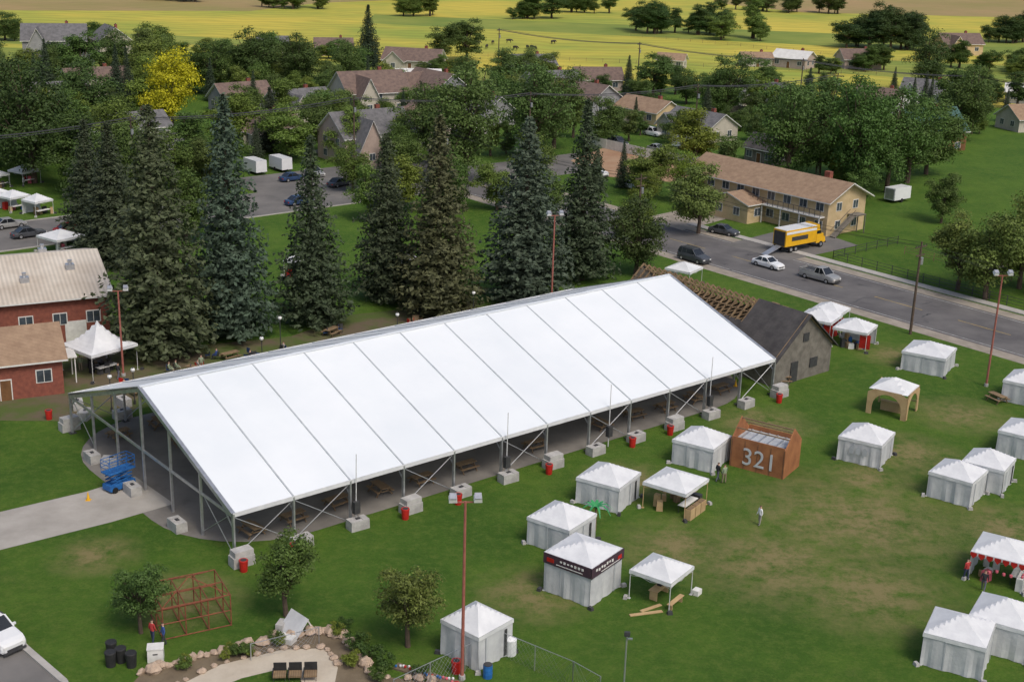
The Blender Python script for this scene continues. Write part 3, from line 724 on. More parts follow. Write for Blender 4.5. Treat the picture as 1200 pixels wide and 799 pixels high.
P={k:MB() for k in ('walls','roof','numerals','frame')}
q=P['walls']; L,W,h,pk=5.0,3.6,2.6,4.1
for sx in (-1,1):
    x=sx*L/2
    pts=[(x,-W/2,0),(x,W/2,0),(x,W/2,h),(x,0,pk),(x,-W/2,h)]
    pt2=[(x-sx*.08,p[1],p[2]) for p in pts]
    q.add(pts+pt2,[(0,1,2,3,4),(9,8,7,6,5)]+[(i,i+5,(i+1)%5+5,(i+1)%5) for i in range(5)],'plyo')
for sy in (-1,1):
    q.box((0,sy*(W/2-.05),h/2+.1),(L-.18,.08,h+.2),'plyo')
for i in range(5): P['frame'].box((-2.4+i*1.2,-W/2-.012,h/2),(.02,.02,h-.05),'dark')
P['roof'].box((0,0,2.35),(L-.2,W-.25,.06),'seam')
for i in range(6): P['roof'].box((-2+i*.8,0,2.43),(.1,W-.3,.09),'alu')
P['frame'].beam((-L/2,0,pk-.15),(L/2,0,pk-.15),.09,.12,'wood')
for sy in (-1,1): P['frame'].beam((-L/2,sy*.9,3.3),(L/2,sy*.9,3.3),.07,.1,'wood')
e=group('plywood_booth',P,22.4,108.2,R(-33))
cu=bpy.data.curves.new('numerals','FONT'); cu.body='321'; cu.size=2.2; cu.extrude=.01; cu.align_x='CENTER'
to=bpy.data.objects.new('numerals_text',cu); COL.objects.link(to)
dg=bpy.context.evaluated_depsgraph_get(); tm=bpy.data.meshes.new_from_object(to.evaluated_get(dg)); bpy.data.objects.remove(to)
tm.materials.clear(); tm.materials.append(M['canvasg'])
o=place(tm,'number_sign',.2,-W/2-.055,.5,0,parent=e); o.rotation_euler=(math.pi/2,0,0)

P={k:MB() for k in ('front','frame','canopy')}
def archpanel(b,w,h,ow,oh,y,k):
    n=10; r=ow/2; inner=[(-r,0)]+[(-r*math.cos(math.pi*i/n),oh-r+r*math.sin(math.pi*i/n)) for i in range(n+1)]+[(r,0)]
    m=len(inner)
    out=[]
    for (px,pz) in inner:
        if pz<=oh-r+1e-6: out.append((-w/2 if px<0 else w/2,pz))
        else:
            a_=math.atan2(pz-(oh-r),px)
            dx=math.cos(a_);dz=math.sin(a_); tt=min((w/2)/abs(dx) if abs(dx)>1e-6 else 99,(h-(oh-r))/dz if dz>1e-6 else 99)
            out.append((dx*tt,oh-r+dz*tt))
    for yy in (y,y+.1):
        vs=[(p[0],yy,p[1]) for p in inner]+[(p[0],yy,p[1]) for p in out]
        b.add(vs,[(i,i+1,m+i+1,m+i) for i in range(m-1)],k)
    vs=[(p[0],y,p[1]) for p in inner]+[(p[0],y+.1,p[1]) for p in inner]
    b.add(vs,[(i,i+1,m+i+1,m+i) for i in range(m-1)],k)
archpanel(P['front'],3.9,2.6,2.9,2.25,-1.95,'ply')
P['front'].T=Matrix.Rotation(math.pi/2,4,'Z'); archpanel(P['front'],3.7,2.6,2.7,2.25,-1.97,'ply')
for (a_,c_) in ((-1.9,1.8),(1.85,1.8)): P['frame'].box((a_,c_,1.3),(.12,.12,2.6),'ply')
P['canopy'].grid(lambda u,v:((u*2-1)*1.9,(v*2-1)*1.9,2.55+1.0*(1-max(abs(u*2-1),abs(v*2-1)))),8,8,'canvas')
for (c_,d_) in (((0,1.8,.9),(3.4,.08,.1)),((0,0,.95),(2.4,.5,.08))): P['frame'].box(c_,d_,'ply')
P['frame'].box((0,0,.45),(2.2,.4,.9),'ply')
group('arched_wooden_stall',P,37.3,122.6,R(-33))

# ------------------------------------------------------------------ lamps, poles, fences
def lamp(x,y,h,yaw=0,k='lampred'):
    b=MB(); b.cyl((0,0,0),(0,0,.3),.22,.2,'block',10); b.cyl((0,0,.25),(0,0,h),.12,.08,k,8)
    b.beam((-.75,0,h-.05),(.75,0,h-.05),.07,.07,k)
    for s_ in (-.75,.75):
        b.cyl((s_,0,h-.05),(s_,0,h+.18),.05,.05,k,6)
        b.T=Matrix.Translation((s_,-.1,h+.28))@Matrix.Rotation(.5,4,'X'); b.box((0,0,0),(.5,.55,.3),'lampw',0,.75,.75); b.box((0,0,.17),(.42,.46,.05),'alu'); b.T=Matrix.Identity(4)
    place(b.mesh('street_lamp'),'street_lamp',x,y,0,yaw)
lamp(-2.5,73.1,12.2,.1); lamp(4.5,151.2,12,.3); lamp(49.2,130.7,11.9,.1); lamp(-38.8,126,8.9,.2)
b=MB(); b.cyl((0,0,0),(0,0,4.6),.06,.05,'alu',8); b.box((0,-.12,4.5),(.35,.2,.28),'dark'); b.box((.2,0,4.1),(.3,.1,.1),'alu'); b.cyl((0,0,0),(0,0,.2),.15,.15,'block')
place(b.mesh('flood_light_pole'),'flood_light_pole',7.5,71.6)
gl=MB(); gl.cyl((0,0,0),(0,0,.4),.13,.1,'dark',8); gl.cyl((0,0,.4),(0,0,3.2),.05,.045,'dark',8); gl.ball((0,0,3.45),.22,'lampw',8); gl.cyl((0,0,3.62),(0,0,3.75),.12,.02,'dark',8)
me_gl=gl.mesh('path_lamp')
for (u,w_) in ((5,33),(7.5,33.5),(22,35),(38,34),(50,36),(27,40)):
    x,y=TL(u,w_); place(me_gl,'path_lamp',x,y)
def upole(x,y,h=11,yaw=0):
    b=MB(); b.cyl((0,0,0),(0,0,h),.17,.11,'bark',8); b.box((0,0,h-.6),(2.2,.1,.12),'bark'); b.box((0,0,h-1.6),(1.6,.1,.12),'bark')
    for s_ in (-1,-.5,.5,1): b.cyl((s_,0,h-.54),(s_,0,h-.36),.05,.04,'dark',6)
    b.cyl((.35,0,h-2.7),(.35,0,h-1.9),.22,.22,'alu',10)
    place(b.mesh('utility_pole'),'utility_pole',x,y,0,yaw)
pl=[(103.8,78.8),(74.9,113.3),(46,147.8),(17.1,182.3),(-11.8,216.8)]
for p in pl: upole(*p,11,YA)
pl2=[(130,262),(100,296),(66,318),(30,345),(-6,372)]
for p in pl2: upole(*p,13,YA+.3)
pl3=[(-88,172),(-58,200),(-28,228),(2,240),(34,258),(66,282)]
for p in pl3: upole(*p,14,YB)
b=MB()
for L_,hh,rr_ in ((pl,10.65,.025),(pl2,12.65,.06),(pl3,13.65,.05)):
    for p,q in zip(L_,L_[1:]):
        for o_ in (-1,.5,1):
            d=Vector((q[0]-p[0],q[1]-p[1],0)).normalized(); n=Vector((-d.y,d.x,0))*o_
            prev=None
            for i in range(11):
                f=i/10; c=Vector((p[0]+(q[0]-p[0])*f,p[1]+(q[1]-p[1])*f,hh-.9*4*f*(1-f)))+n
                if prev: b.cyl(prev,c,rr_,rr_,'dark',3)
                prev=c
place(b.mesh('power_lines'),'power_lines')
def fence(name,pts,h=1.2,k='dark',sp=2.4,rails=(.35,.75,1.1),solid=False,rw=.05):
    b=MB()
    for p,q in zip(pts,pts[1:]):
        p=Vector((*p,0));q=Vector((*q,0));L=(q-p).length;n=max(1,int(L/sp))
        for i in range(n+1): c=p+(q-p)*(i/n); b.box((c.x,c.y,h/2),(rw*1.6,rw*1.6,h),k)
        if solid: b.beam(p+Vector((0,0,h/2)),q+Vector((0,0,h/2)),.05,h-.08,k)
        else:
            for r_ in rails: b.beam(p+Vector((0,0,r_*h/1.2)),q+Vector((0,0,r_*h/1.2)),rw*.7,rw,k)
    return place(b.mesh(name),name)
o1=[along(RC,b2,t,10.9) for t in (-90,10)]
fence('rail_fence',[o1[0],o1[1],along(RC,b2,10,26)],1.3,'dark')
fence('rail_fence',[along(RC,b2,-90,22),along(RC,b2,6,22)],1.2,'wood')
fence('rail_fence',[along(RC,b2,-20,11.5),along(RC,b2,-20,50)],1.2,'wood')
fence('board_fence',[along(RC,b2,-6,24),along(RC,b2,-8,52)],1.4,'greyw',solid=True)
fence('vinyl_fence',[(14,268),(24.5,255.5),(38.5,243.5)],1.9,'trim',2.4,solid=True)
fence('rail_fence',[(-60,362),(-10,360),(60,356),(130,336),(220,322)],1.2,'wood',4)
fence('rail_fence',[(-150,420),(-20,420),(110,400),(220,360)],1.2,'wood',5)
fence('rail_fence',[(40,500),(120,440),(260,400)],1.2,'wood',5)
fence('board_fence',[(-60,280),(-30,300),(-8,275)],1.7,'greyw',2.4,solid=True)
fence('board_fence',[(20,290),(52,318),(76,300)],1.7,'greyw',2.4,solid=True)
def chain(pts,h=1.8):
    b=MB()
    for p,q in zip(pts,pts[1:]):
        p=Vector((*p,0));q=Vector((*q,0));L=(q-p).length;n=max(1,int(L/2.5));up=Vector((0,0,h))
        for i in range(n+1): c=p+(q-p)*(i/n); b.cyl(c,c+up,.035,.035,'alu',6)
        b.cyl(p+up,q+up,.025,.025,'alu',5)
        m=int(L/.35)
        for i in range(m):
            a_=p+(q-p)*(i/m)
            for s_ in (1,-1):
                j=min(m,max(0,i+s_*4)); b.cyl(a_,p+(q-p)*(j/m)+up,.006,.006,'alu',3)
    place(b.mesh('chain_link_fence'),'chain_link_fence')
chain([(-6.5,70),(-.3,76.0),(4.4,72.6),(6,71.0)])
chain([(-16,74.5),(-12,76.8)],1.2)

# ------------------------------------------------------------------ vehicles
def carmesh(name,body,L=4.6,W=1.8,H=1.45,kind='sedan'):
    b=MB(); x=L/2; w=W/2
    hood={'sedan':.88,'suv':1.08,'pickup':1.08}[kind]; belt=hood+.04
    st=[(-x,w*.80,.35,hood*.78),(-x+.12,w*.93,.26,hood*.96),(-x*.55,w,.22,belt),(0,w,.22,belt),(x*.45,w,.22,belt),(x*.82,w*.96,.24,hood*.93),(x-.12,w*.9,.28,hood*.82),(x,w*.74,.36,hood*.66)]
    rings=[]
    for (sx,hw,z0,z1) in st:
        m=(z0+z1)/2
        rings.append([(sx,-hw*.9,z0),(sx,-hw,z0+.12),(sx,-hw,m+.08),(sx,-hw*.93,z1-.04),(sx,-hw*.8,z1),(sx,hw*.8,z1),(sx,hw*.93,z1-.04),(sx,hw,m+.08),(sx,hw,z0+.12),(sx,hw*.9,z0)])
    n=10; vs=[p for r in rings for p in r]
    fs=[(i*n+j,i*n+(j+1)%n,(i+1)*n+(j+1)%n,(i+1)*n+j) for i in range(len(rings)-1) for j in range(n)]
    fs+=[tuple(range(n-1,-1,-1)),tuple(range(len(vs)-n,len(vs)))]
    b.add(vs,fs,body)
    g={'sedan':(-x*.72,-x*.42,x*.08,x*.40),'suv':(-x*.94,-x*.84,x*.12,x*.42),'pickup':(-x*.12,-x*.04,x*.28,x*.52)}[kind]
    bw,tw=w*.90,w*.74
    bot=[(g[0],-bw,belt-.02),(g[3],-bw,belt-.02),(g[3],bw,belt-.02),(g[0],bw,belt-.02)]
    top=[(g[1],-tw,H-.05),(g[2],-tw,H-.05),(g[2],tw,H-.05),(g[1],tw,H-.05)]
    b.add(bot+top,[(0,1,5,4),(1,2,6,5),(2,3,7,6),(3,0,4,7)],'carglass')
    rt=[(p[0]*1.0+(.03 if p[0]>0 else -.03),p[1]*1.02,p[2]) for p in top]; r2=[(p[0]*.94,p[1]*.85,H) for p in rt]
    b.add(rt+r2,[(4,5,6,7),(0,1,5,4),(1,2,6,5),(2,3,7,6),(3,0,4,7)],body)
    for i in range(4): b.beam(bot[i],top[i],.09,.07,body)
    for s_ in (-1,1):
        mid=(g[0]+g[3])/2-.1; b.beam((mid,s_*bw,belt-.02),(mid,s_*tw,H-.04),.08,.05,body)
        if kind=='suv': b.beam((g[1]+.5,s_*bw,belt-.02),(g[1]+.45,s_*tw,H-.04),.10,.05,body); b.beam((g[1],s_*tw*.9,H+.05),(g[2],s_*tw*.9,H+.05),.05,.05,'dark')
        b.box((g[3]-.25,s_*(w+.08),belt+.02),(.14,.2,.13),body)
        b.box((x-.05,s_*w*.62,hood*.62),(.12,.32,.14),'lampw'); b.box((-x+.03,s_*w*.68,hood*.72),(.1,.28,.16),'red')
        for wx in (-x*.60,x*.62):
            b.cyl((wx,s_*(w-.2),.33),(wx,s_*(w+.02),.33),.335,.335,'tire',14); b.cyl((wx,s_*(w+.0),.33),(wx,s_*(w+.035),.33),.2,.19,'alu',10)
    b.box((x-.02,0,.42),(.1,W*.55,.16),'dark'); b.box((x+.01,0,.28),(.12,W*.8,.12),'dark' if kind!='sedan' else body); b.box((-x-.01,0,.34),(.1,W*.8,.14),'dark' if kind!='sedan' else body)
    if kind=='pickup':
        b.box((-x*.52,0,belt+.012),(x*.76,W*.76,.02),'dark')
        for s_ in (-1,1): b.box((-x*.52,s_*w*.86,belt+.08),(x*.82,.09,.16),body)
        b.box((-x+.06,0,belt+.03),(.08,W*.8,.22),body)
    return b.mesh(name)
CW=carmesh('sedan_white','carw'); CSV=carmesh('suv','carg',4.9,1.95,1.8,'suv'); CP=carmesh('pickup','cars',5.6,2.0,1.85,'pickup')
CG=carmesh('sedan_graphite','carg'); CR=carmesh('sedan_red','carr'); CB=carmesh('sedan_blue','carb'); CS=carmesh('sedan_silver','cars'); CSW=carmesh('suv_white','carw',4.9,1.95,1.8,'suv')
YR=YB
place(CSV,'parked_car',24.6,178.2,.012,YR); place(CW,'car',34.4,176.2,.012,YR); place(CP,'pickup_truck',40.2,170.4,.012,YR+.03)
place(CG,'parked_car',31.0,194.6,.012,YR+.2)
place(CSW,'parked_car',-32.9,75.9,.008,R(-38))
for (me,x,y,yw) in ((CS,-72,185.5,YA),(CG,-67.5,180.6,YA),(CR,-62.6,183.5,YA),(CG,-29.6,220.8,YA+.2),(CW,19.6,226,YB),(CSW,28.3,281,YB),(CS,27.5,262.6,YB),(CB,-38,224,YA),(CS,-35,229,YB),
    (CW,-50,195,YA),(CB,-34,206,YA),(CSW,14,236,YB+.1),(CG,-12,299,YA),(CS,52,320,YB),(CP,-85,174,YA),(CG,-40,318,YA),(CSV,20,268,YB),(CW,60,258,YA)):
    place(me,'parked_car',x,y,.014,yw)
b=MB()
b.box((-1.3,0,2.15),(6.6,2.35,2.3),'yel'); b.box((-1.3,0,3.32),(6.5,2.28,.10),'carw'); b.box((-1.3,0,.92),(6.6,1.9,.2),'dark')
b.box((-1.3,-1.19,2.9),(6.4,.03,.35),'carw'); b.box((-1.3,1.19,2.9),(6.4,.03,.35),'carw'); b.box((-1.6,-1.195,2.0),(3.4,.03,.6),'dark')
b.box((3.0,0,1.35),(1.6,2.1,1.3),'yel',0,.92,.95); b.box((2.75,0,2.25),(1.15,1.95,.6),'carglass',0,.75,.9); b.box((2.65,0,2.6),(.95,1.8,.12),'yel'); b.box((4.0,0,1.05),(.7,1.9,.75),'yel',0,.8,.9); b.box((4.35,0,.65),(.12,2.0,.25),'dark')
b.box((2.3,0,3.0),(.9,2.2,.9),'yel',0,.75,.95)
for wx in (-3.2,-2.2,3.2):
    for s_ in (-1,1): b.cyl((wx,s_*.85,.45),(wx,s_*1.12,.45),.45,.45,'tire',14); b.cyl((wx,s_*1.1,.45),(wx,s_*1.14,.45),.24,.22,'alu',10)
b.beam((-4.6,0,1.0),(-7.6,0,.08),1.0,.1,'alu')
b.box((-4.63,0,2.1),(.05,2.0,2.0),'dark')
place(b.mesh('box_truck'),'box_truck',40.9,187.2,.02,YA-.03)
b=MB(); b.box((0,0,1.5),(4.5,2.1,2.0),'carw',0,.99,.97); b.beam((2.2,0,.5),(3.6,0,.5),.1,.1,'dark')
for s_ in (-1,1): b.cyl((-.2,s_*.95,.35),(-.2,s_*1.12,.35),.35,.35,'tire',12)
b.box((0,0,.47),(4.4,1.9,.1),'dark'); b.box((-2.26,0,1.5),(.04,1.7,1.7),'alu')
me_tr=b.mesh('cargo_trailer')
for (x,y,yw) in ((-45.4,229.5,YB),(-41.5,232.5,YB),(64,222,YA),(33,266,YB)): place(me_tr,'cargo_trailer',x,y,.014,yw)
b=MB(); b.cyl((0,0,.3),(0,0,3.2),1.6,1.6,'carw',16); b.cyl((0,0,3.2),(0,0,3.9),1.6,.4,'carw',16); b.cyl((0,0,0),(0,0,.3),1.7,1.7,'block',16)
place(b.mesh('storage_tank'),'storage_tank',-79,248)
b=MB()
b.box((0,0,.42),(2.4,1.15,.45),'blue',0,.98,.96)
for wx in (-.8,.8):
    for s_ in (-1,1): b.cyl((wx,s_*.5,.25),(wx,s_*.66,.25),.25,.25,'tire',12)
for l in range(3):
    for s_ in (-.4,.4):
        z=.68+l*.3; b.beam((-1,s_,z),(1,s_,z+.3),.05,.08,'blue'); b.beam((1,s_,z),(-1,s_,z+.3),.05,.08,'blue')
b.box((0,0,1.66),(2.5,1.15,.1),'blue')
for px in (-1.22,-.4,.4,1.22):
    for py in (-.55,.55): b.cyl((px,py,1.7),(px,py,2.75),.025,.025,'blue',5)
for z in (2.1,2.45,2.75):
    for py in (-.55,.55): b.beam((-1.22,py,z),(1.22,py,z),.04,.04,'blue')
    for px in (-1.22,1.22): b.beam((px,-.55,z),(px,.55,z),.04,.04,'blue')
b.box((1.0,-.4,2.3),(.2,.2,.35),'dark')
place(b.mesh('scissor_lift'),'scissor_lift',-31.6,99.6,.016,YA+.2)

# ------------------------------------------------------------------ people and animals (skinned figures)
def skin(name,V,E,rad,matk,sub=1):
    me=bpy.data.meshes.new(name); me.from_pydata(V,E,[]); ob=bpy.data.objects.new(name,me); COL.objects.link(ob)
    md=ob.modifiers.new('s','SKIN'); md.use_smooth_shade=True
    sv=me.skin_vertices[0].data
    for i,r_ in enumerate(rad): sv[i].radius=(r_,r_)
    sv[0].use_root=True
    s2=ob.modifiers.new('u','SUBSURF'); s2.levels=sub; s2.render_levels=sub
    dg=bpy.context.evaluated_depsgraph_get(); m=bpy.data.meshes.new_from_object(ob.evaluated_get(dg)); bpy.data.objects.remove(ob)
    m.materials.clear(); m.materials.append(matk); return m
def clothmat(name,shirt,pants,hair=(.06,.035,.02),sit=0):
    m,nt,o=nodes(name); L=nt.links.new
    tc=N(nt,'ShaderNodeTexCoord'); sp=N(nt,'ShaderNodeSeparateXYZ'); L(tc.outputs['Object'],sp.inputs[0])
    mr=N(nt,'ShaderNodeMapRange'); mr.inputs[1].default_value=0; mr.inputs[2].default_value=2; L(sp.outputs[2],mr.inputs[0])
    cr=N(nt,'ShaderNodeValToRGB'); cr.color_ramp.interpolation='CONSTANT'; el=cr.color_ramp.elements
    ds=sit*.45
    stops=[(0,(.03,.025,.02)),(.045,pants),((.95-ds)/2,shirt),((1.47-ds)/2,(.5,.3,.22)),((1.66-ds)/2,hair)]
    el[0].position=0;el[0].color=rgba(stops[0][1]);el[1].position=stops[1][0];el[1].color=rgba(stops[1][1])
    for p,c in stops[2:]: q=el.new(p); q.color=rgba(c)
    L(mr.outputs[0],cr.inputs[0]); p=N(nt,'ShaderNodeBsdfPrincipled'); p.inputs['Roughness'].default_value=.8; L(cr.outputs[0],p.inputs['Base Color']); L(p.outputs[0],o.inputs[0]); return m
def person_mesh(name,m,walk=.22,sit=False):
    if not sit:
        V=[(0,0,.95),(0,0,1.15),(0,0,1.38),(0,0,1.48),(.01,0,1.56),(.02,0,1.66),(.02,0,1.73),
           (0,.11,.90),(walk*.5,.12,.50),(walk,.12,.09),(walk+.14,.12,.05),(0,-.11,.90),(-walk*.3,-.12,.50),(-walk,-.12,.10),(-walk+.13,-.12,.04),
           (0,.19,1.40),(-.04,.25,1.13),(.06,.25,.90),(.09,.24,.80),(0,-.19,1.40),(.03,-.25,1.13),(.14,-.25,.92),(.18,-.24,.83)]
    else:
        V=[(0,0,.50),(0,0,.72),(0,0,.95),(0,0,1.05),(.02,0,1.13),(.03,0,1.22),(.03,0,1.28),
           (.08,.10,.50),(.45,.12,.49),(.46,.12,.09),(.60,.12,.05),(.08,-.10,.50),(.45,-.12,.49),(.46,-.12,.09),(.60,-.12,.05),
           (0,.19,.96),(.05,.25,.72),(.27,.2,.62),(.36,.17,.6),(0,-.19,.96),(.05,-.25,.72),(.27,-.2,.62),(.36,-.17,.6)]
    E=[(0,1),(1,2),(2,3),(3,4),(4,5),(5,6),(0,7),(7,8),(8,9),(9,10),(0,11),(11,12),(12,13),(13,14),(2,15),(15,16),(16,17),(17,18),(2,19),(19,20),(20,21),(21,22)]
    r_=[.15,.14,.16,.06,.085,.10,.06,.095,.07,.05,.04,.095,.07,.05,.04,.07,.05,.038,.035,.07,.05,.038,.035]
    return skin(name,V,E,r_,m,1)
cols=[((.75,.75,.75),(.3,.28,.25)),((.42,.04,.04),(.04,.05,.1)),((.04,.08,.25),(.05,.05,.06)),((.03,.03,.035),(.12,.12,.16)),((.25,.3,.2),(.25,.2,.14)),((.35,.33,.3),(.05,.06,.12))]
PS=[person_mesh('person_w%d'%i,clothmat('clothes_%d'%i,*c),.06+.06*(i%4)) for i,c in enumerate(cols)]
PT=[person_mesh('person_s%d'%i,clothmat('clothes_s%d'%i,*c,sit=1),0,True) for i,c in enumerate(cols)]
def person(x,y,i=0,yaw=0,sit=False): place((PT if sit else PS)[i],'person',x,y,.0,yaw)
person(20.0,96.3,0,R(200))
for (x,y,i,yw) in ((17.8,104.6,3,.5),(18.3,104.2,4,2),(-22.7,76.2,1,1),(-21.9,75.9,2,3.6),(33.8,88.2,1,2),(34.5,86.5,3,1),(50.8,121.6,3,2),(51.8,121.0,1,0),(40.8,147,2,1),(34.4,141.6,5,2),(-39,125,3,1),(-43.4,127,4,2),(26.4,130.2,4,1),(33,139.5,2,2)):
    person(x,y,i,yw)
def chair(k,name):
    ch=MB(); ch.box((0,0,.43),(.45,.45,.04),k); ch.box((-.22,0,.68),(.04,.45,.5),k)
    for a_ in (-.2,.2):
        for c_ in (-.2,.2): ch.cyl((a_,c_,0),(a_,c_,.43),.015,.015,'dark',4)
    return ch.mesh(name)
CH=[chair('red','folding_chair_red'),chair('carb','folding_chair_blue'),chair('dark','folding_chair_dark'),chair('dark','folding_chair_dark')]
for (u,w_,n) in ((9,36,9),(16,38,10),(21,40,8),(28,37,5),(34,41,3),(44,39,3)):
    cx,cy=TL(u,w_)
    place(me_tab,'picnic_table',cx,cy,0,rnd(0,3))
    for i in range(n):
        x,y=cx+rnd(-3.0,3.0),cy+rnd(-1.6,1.6); yw=rnd(0,6)
        place(random.choice(CH),'folding_chair',x,y,0,yw)
        if random.random()<.22: person(x,y,random.choice((2,3,4,5)),yw,True)
        elif random.random()<.12: person(x+.7,y+.6,random.randrange(6),rnd(0,6))
cowm=skin('cow',[(-.7,0,1.15),(0,0,1.1),(.6,0,1.15),(.95,0,1.2),(1.25,0,.95),(1.5,0,.7),(-.7,.2,.85),(-.62,.22,.5),(-.72,.22,.05),(-.7,-.2,.85),(-.62,-.22,.5),(-.72,-.22,.05),(.6,.2,.8),(.62,.2,.45),(.6,.2,.05),(.6,-.2,.8),(.62,-.2,.45),(.6,-.2,.05),(-1.0,0,1.2),(-1.05,0,.7)],
 [(0,1),(1,2),(2,3),(3,4),(4,5),(0,6),(6,7),(7,8),(0,9),(9,10),(10,11),(2,12),(12,13),(13,14),(2,15),(15,16),(16,17),(0,18),(18,19)],
 [.34,.38,.34,.2,.16,.1,.16,.09,.06,.16,.09,.06,.14,.08,.06,.14,.08,.06,.06,.03],M['cow'])
for i in range(12): place(cowm,'cow',rnd(-25,12),rnd(440,465),.01,rnd(0,6.28))

# ------------------------------------------------------------------ garden and loose things
def rock(seed):
    random.seed(seed); b=MB(); b.ball((0,0,.3),.55,'rock',9,.75)
    b.v=[(x*rnd(.8,1.2),y*rnd(.75,1.2),max(-.05,z*rnd(.8,1.2))) for x,y,z in b.v]; return b.mesh('rock')
RK=[rock(i) for i in range(4)]
gp=[(-22.5,72.5),(-20.5,74.0),(-18.6,75.0),(-17.1,75.9),(-14.5,77.2),(-11.9,78.3),(-10.2,77.4),(-9.3,75.3),(-8.2,73.2),(-3.9,72.6),(-3.5,66),(-24,66)]
sheet('garden_bed',gp,'mulch',.010)
sheet('garden_path',[(-21.2,66),(-20.2,71.0),(-17.8,73.9),(-14.2,75.9),(-11.6,76.2),(-10.4,74.0),(-10.2,66)],'palepath',.016)
sheet('garden_lawn',[(-18.6,66),(-18.0,70.7),(-16.2,72.4),(-14.0,73.6),(-12.8,73.5),(-12.4,72.1),(-12.2,66)],'grass',.022)
for i,(p,q) in enumerate(zip(gp[:9],gp[1:10])):
    for j in range(5):
        f=(j+rnd(.1,.6))/5; s_=rnd(.45,1.1)
        place(RK[(i+j)%4],'rock',p[0]+(q[0]-p[0])*f+rnd(-.2,.2),p[1]+(q[1]-p[1])*f+rnd(-.2,.2),-.03,rnd(0,6),(s_,s_*rnd(.6,1),s_*rnd(.5,1)))
ip=[(-20.3,71.2),(-17.9,74.0),(-14.3,76.0),(-11.5,76.3),(-10.3,74.1)]
for p,q in zip(ip,ip[1:]):
    for j in range(4):
        f=(j+rnd(.1,.6))/4; s_=rnd(.3,.6); place(RK[j],'rock',p[0]+(q[0]-p[0])*f,p[1]+(q[1]-p[1])*f,-.02,rnd(0,6),(s_,s_,s_*.7))
SH=decid(20,H=1.2,W=1.5,ncl=16,per=100,zc=.5,rz=.4,leaf=.055,low=.05)
for i in range(20):
    p=random.choice(gp[1:9]); s_=rnd(.4,.9)
    x,y=p[0]+rnd(-1.2,1.2),p[1]-rnd(.3,1.3)
    place(SH,'shrub',x,y,0,rnd(0,6),(s_,s_,s_),None,random.choice(((1,1.1,.9),(.7,.8,.7),(1.5,1.3,.8))))
for (x,y,s_) in ((-9.5,76,1.2),(-8.4,75,1.1),(-7.4,74,1.1),(-5,73.2,.9),(-10.6,78.4,.9)): place(SH,'shrub',x,y,0,rnd(0,6),(s_,s_,s_),None,(.55,.7,.6))
b=MB(); nx,ny,nz=3,2,2; dx,dy,dz=1.5,1.9,1.15
for i in range(nx+1):
    for j in range(ny+1):
        b.cyl((i*dx,j*dy,0),(i*dx,j*dy,nz*dz),.045,.045,'rust',6)
for k in range(0,nz+1):
    z=k*dz+(.05 if k==0 else 0)
    for i in range(nx+1): b.cyl((i*dx,0,z),(i*dx,ny*dy,z),.04,.04,'rust',6)
    for j in range(ny+1): b.cyl((0,j*dy,z),(nx*dx,j*dy,z),.04,.04,'rust',6)
for (a_,c_) in ((0,0),(nx*dx,0),(0,ny*dy),(nx*dx,ny*dy)): b.cyl((a_,c_,nz*dz),(nx*dx/2,ny*dy/2,nz*dz+.9),.035,.035,'rust',5)
place(b.mesh('climbing_frame'),'climbing_frame',-22.1,76.6,0,R(28))
b=MB()
b.beam((0,0,.1),(.3,1.0,1.25),1.9,.08,'canvasg'); b.beam((.1,-.5,.06),(.1,1.6,.06),.12,.1,'trim'); b.beam((1.0,1.5,.0),(.9,.9,1.1),.08,.08,'trim'); b.box((.2,-.6,.2),(1.5,.7,.4),'trim',.1); b.box((-.9,.5,.28),(.5,.9,.5),'block',.3)
place(b.mesh('stacked_panels'),'stacked_panels',-14.2,77.6,0,-.5)
b=MB(); b.cyl((0,0,0),(0,0,.95),.3,.36,'black',12); b.cyl((0,0,.95),(0,0,1.02),.38,.35,'black',12); me_bb=b.mesh('black_bin')
for (x,y) in ((-24.9,74.6),(-24.1,73.9),(-23.3,73.4),(-24.6,73.4)): place(me_bb,'trash_bin',x,y)
b=MB(); b.box((0,0,.45),(1.0,.8,.9),'trim',0,.97,.97); b.box((0,0,.93),(1.04,.84,.07),'trim'); b.box((0,-.42,.6),(.3,.03,.06),'dark')
place(b.mesh('ice_chest'),'ice_chest',-22.0,74.3,0,.2)
b=MB()
for i in range(3): b.box((i*.95,0,.4),(.8,.7,.12),'wood'); b.box((i*.95,.36,.72),(.8,.08,.55),'black'); b.box((i*.95-.42,0,.5),(.06,.7,.3),'black')
for i in range(3):
    for s_ in (-.35,.35): b.cyl((i*.95+s_,-.3,0),(i*.95+s_,-.3,.4),.02,.02,'dark',4); b.cyl((i*.95+s_,.3,0),(i*.95+s_,.3,.4),.02,.02,'dark',4)
place(b.mesh('patio_bench'),'patio_bench',-13.8,72.4,0,.1)
b=MB(); b.cyl((0,0,0),(0,0,.9),.3,.3,'blue',12)
for z in (.3,.6): b.cyl((0,0,z-.02),(0,0,z+.02),.315,.315,'blue',12)
b.cyl((0,0,.9),(0,0,.94),.28,.28,'dark',12)
me_br=b.mesh('barrel'); place(me_br,'barrel',-.9,73.4)
b=MB(); b.cyl((0,0,0),(0,0,1.1),.4,.4,'carw',12); b.cyl((0,0,1.1),(0,0,1.25),.4,.15,'carw',12); place(b.mesh('water_tank'),'water_tank',.5,76.2); place(me_bin,'trash_bin',-2.9,73.8)
b=MB()
for i in range(26): b.ball((i*.18+rnd(-.05,.05),rnd(-.25,.25),.22),.1,random.choice(('red','blue','pink','canvas')),6)
b.box((2.2,0,.06),(4.8,.7,.12),'mulch')
place(b.mesh('flower_bed'),'flower_bed',-6.6,74.2,0,R(-25))
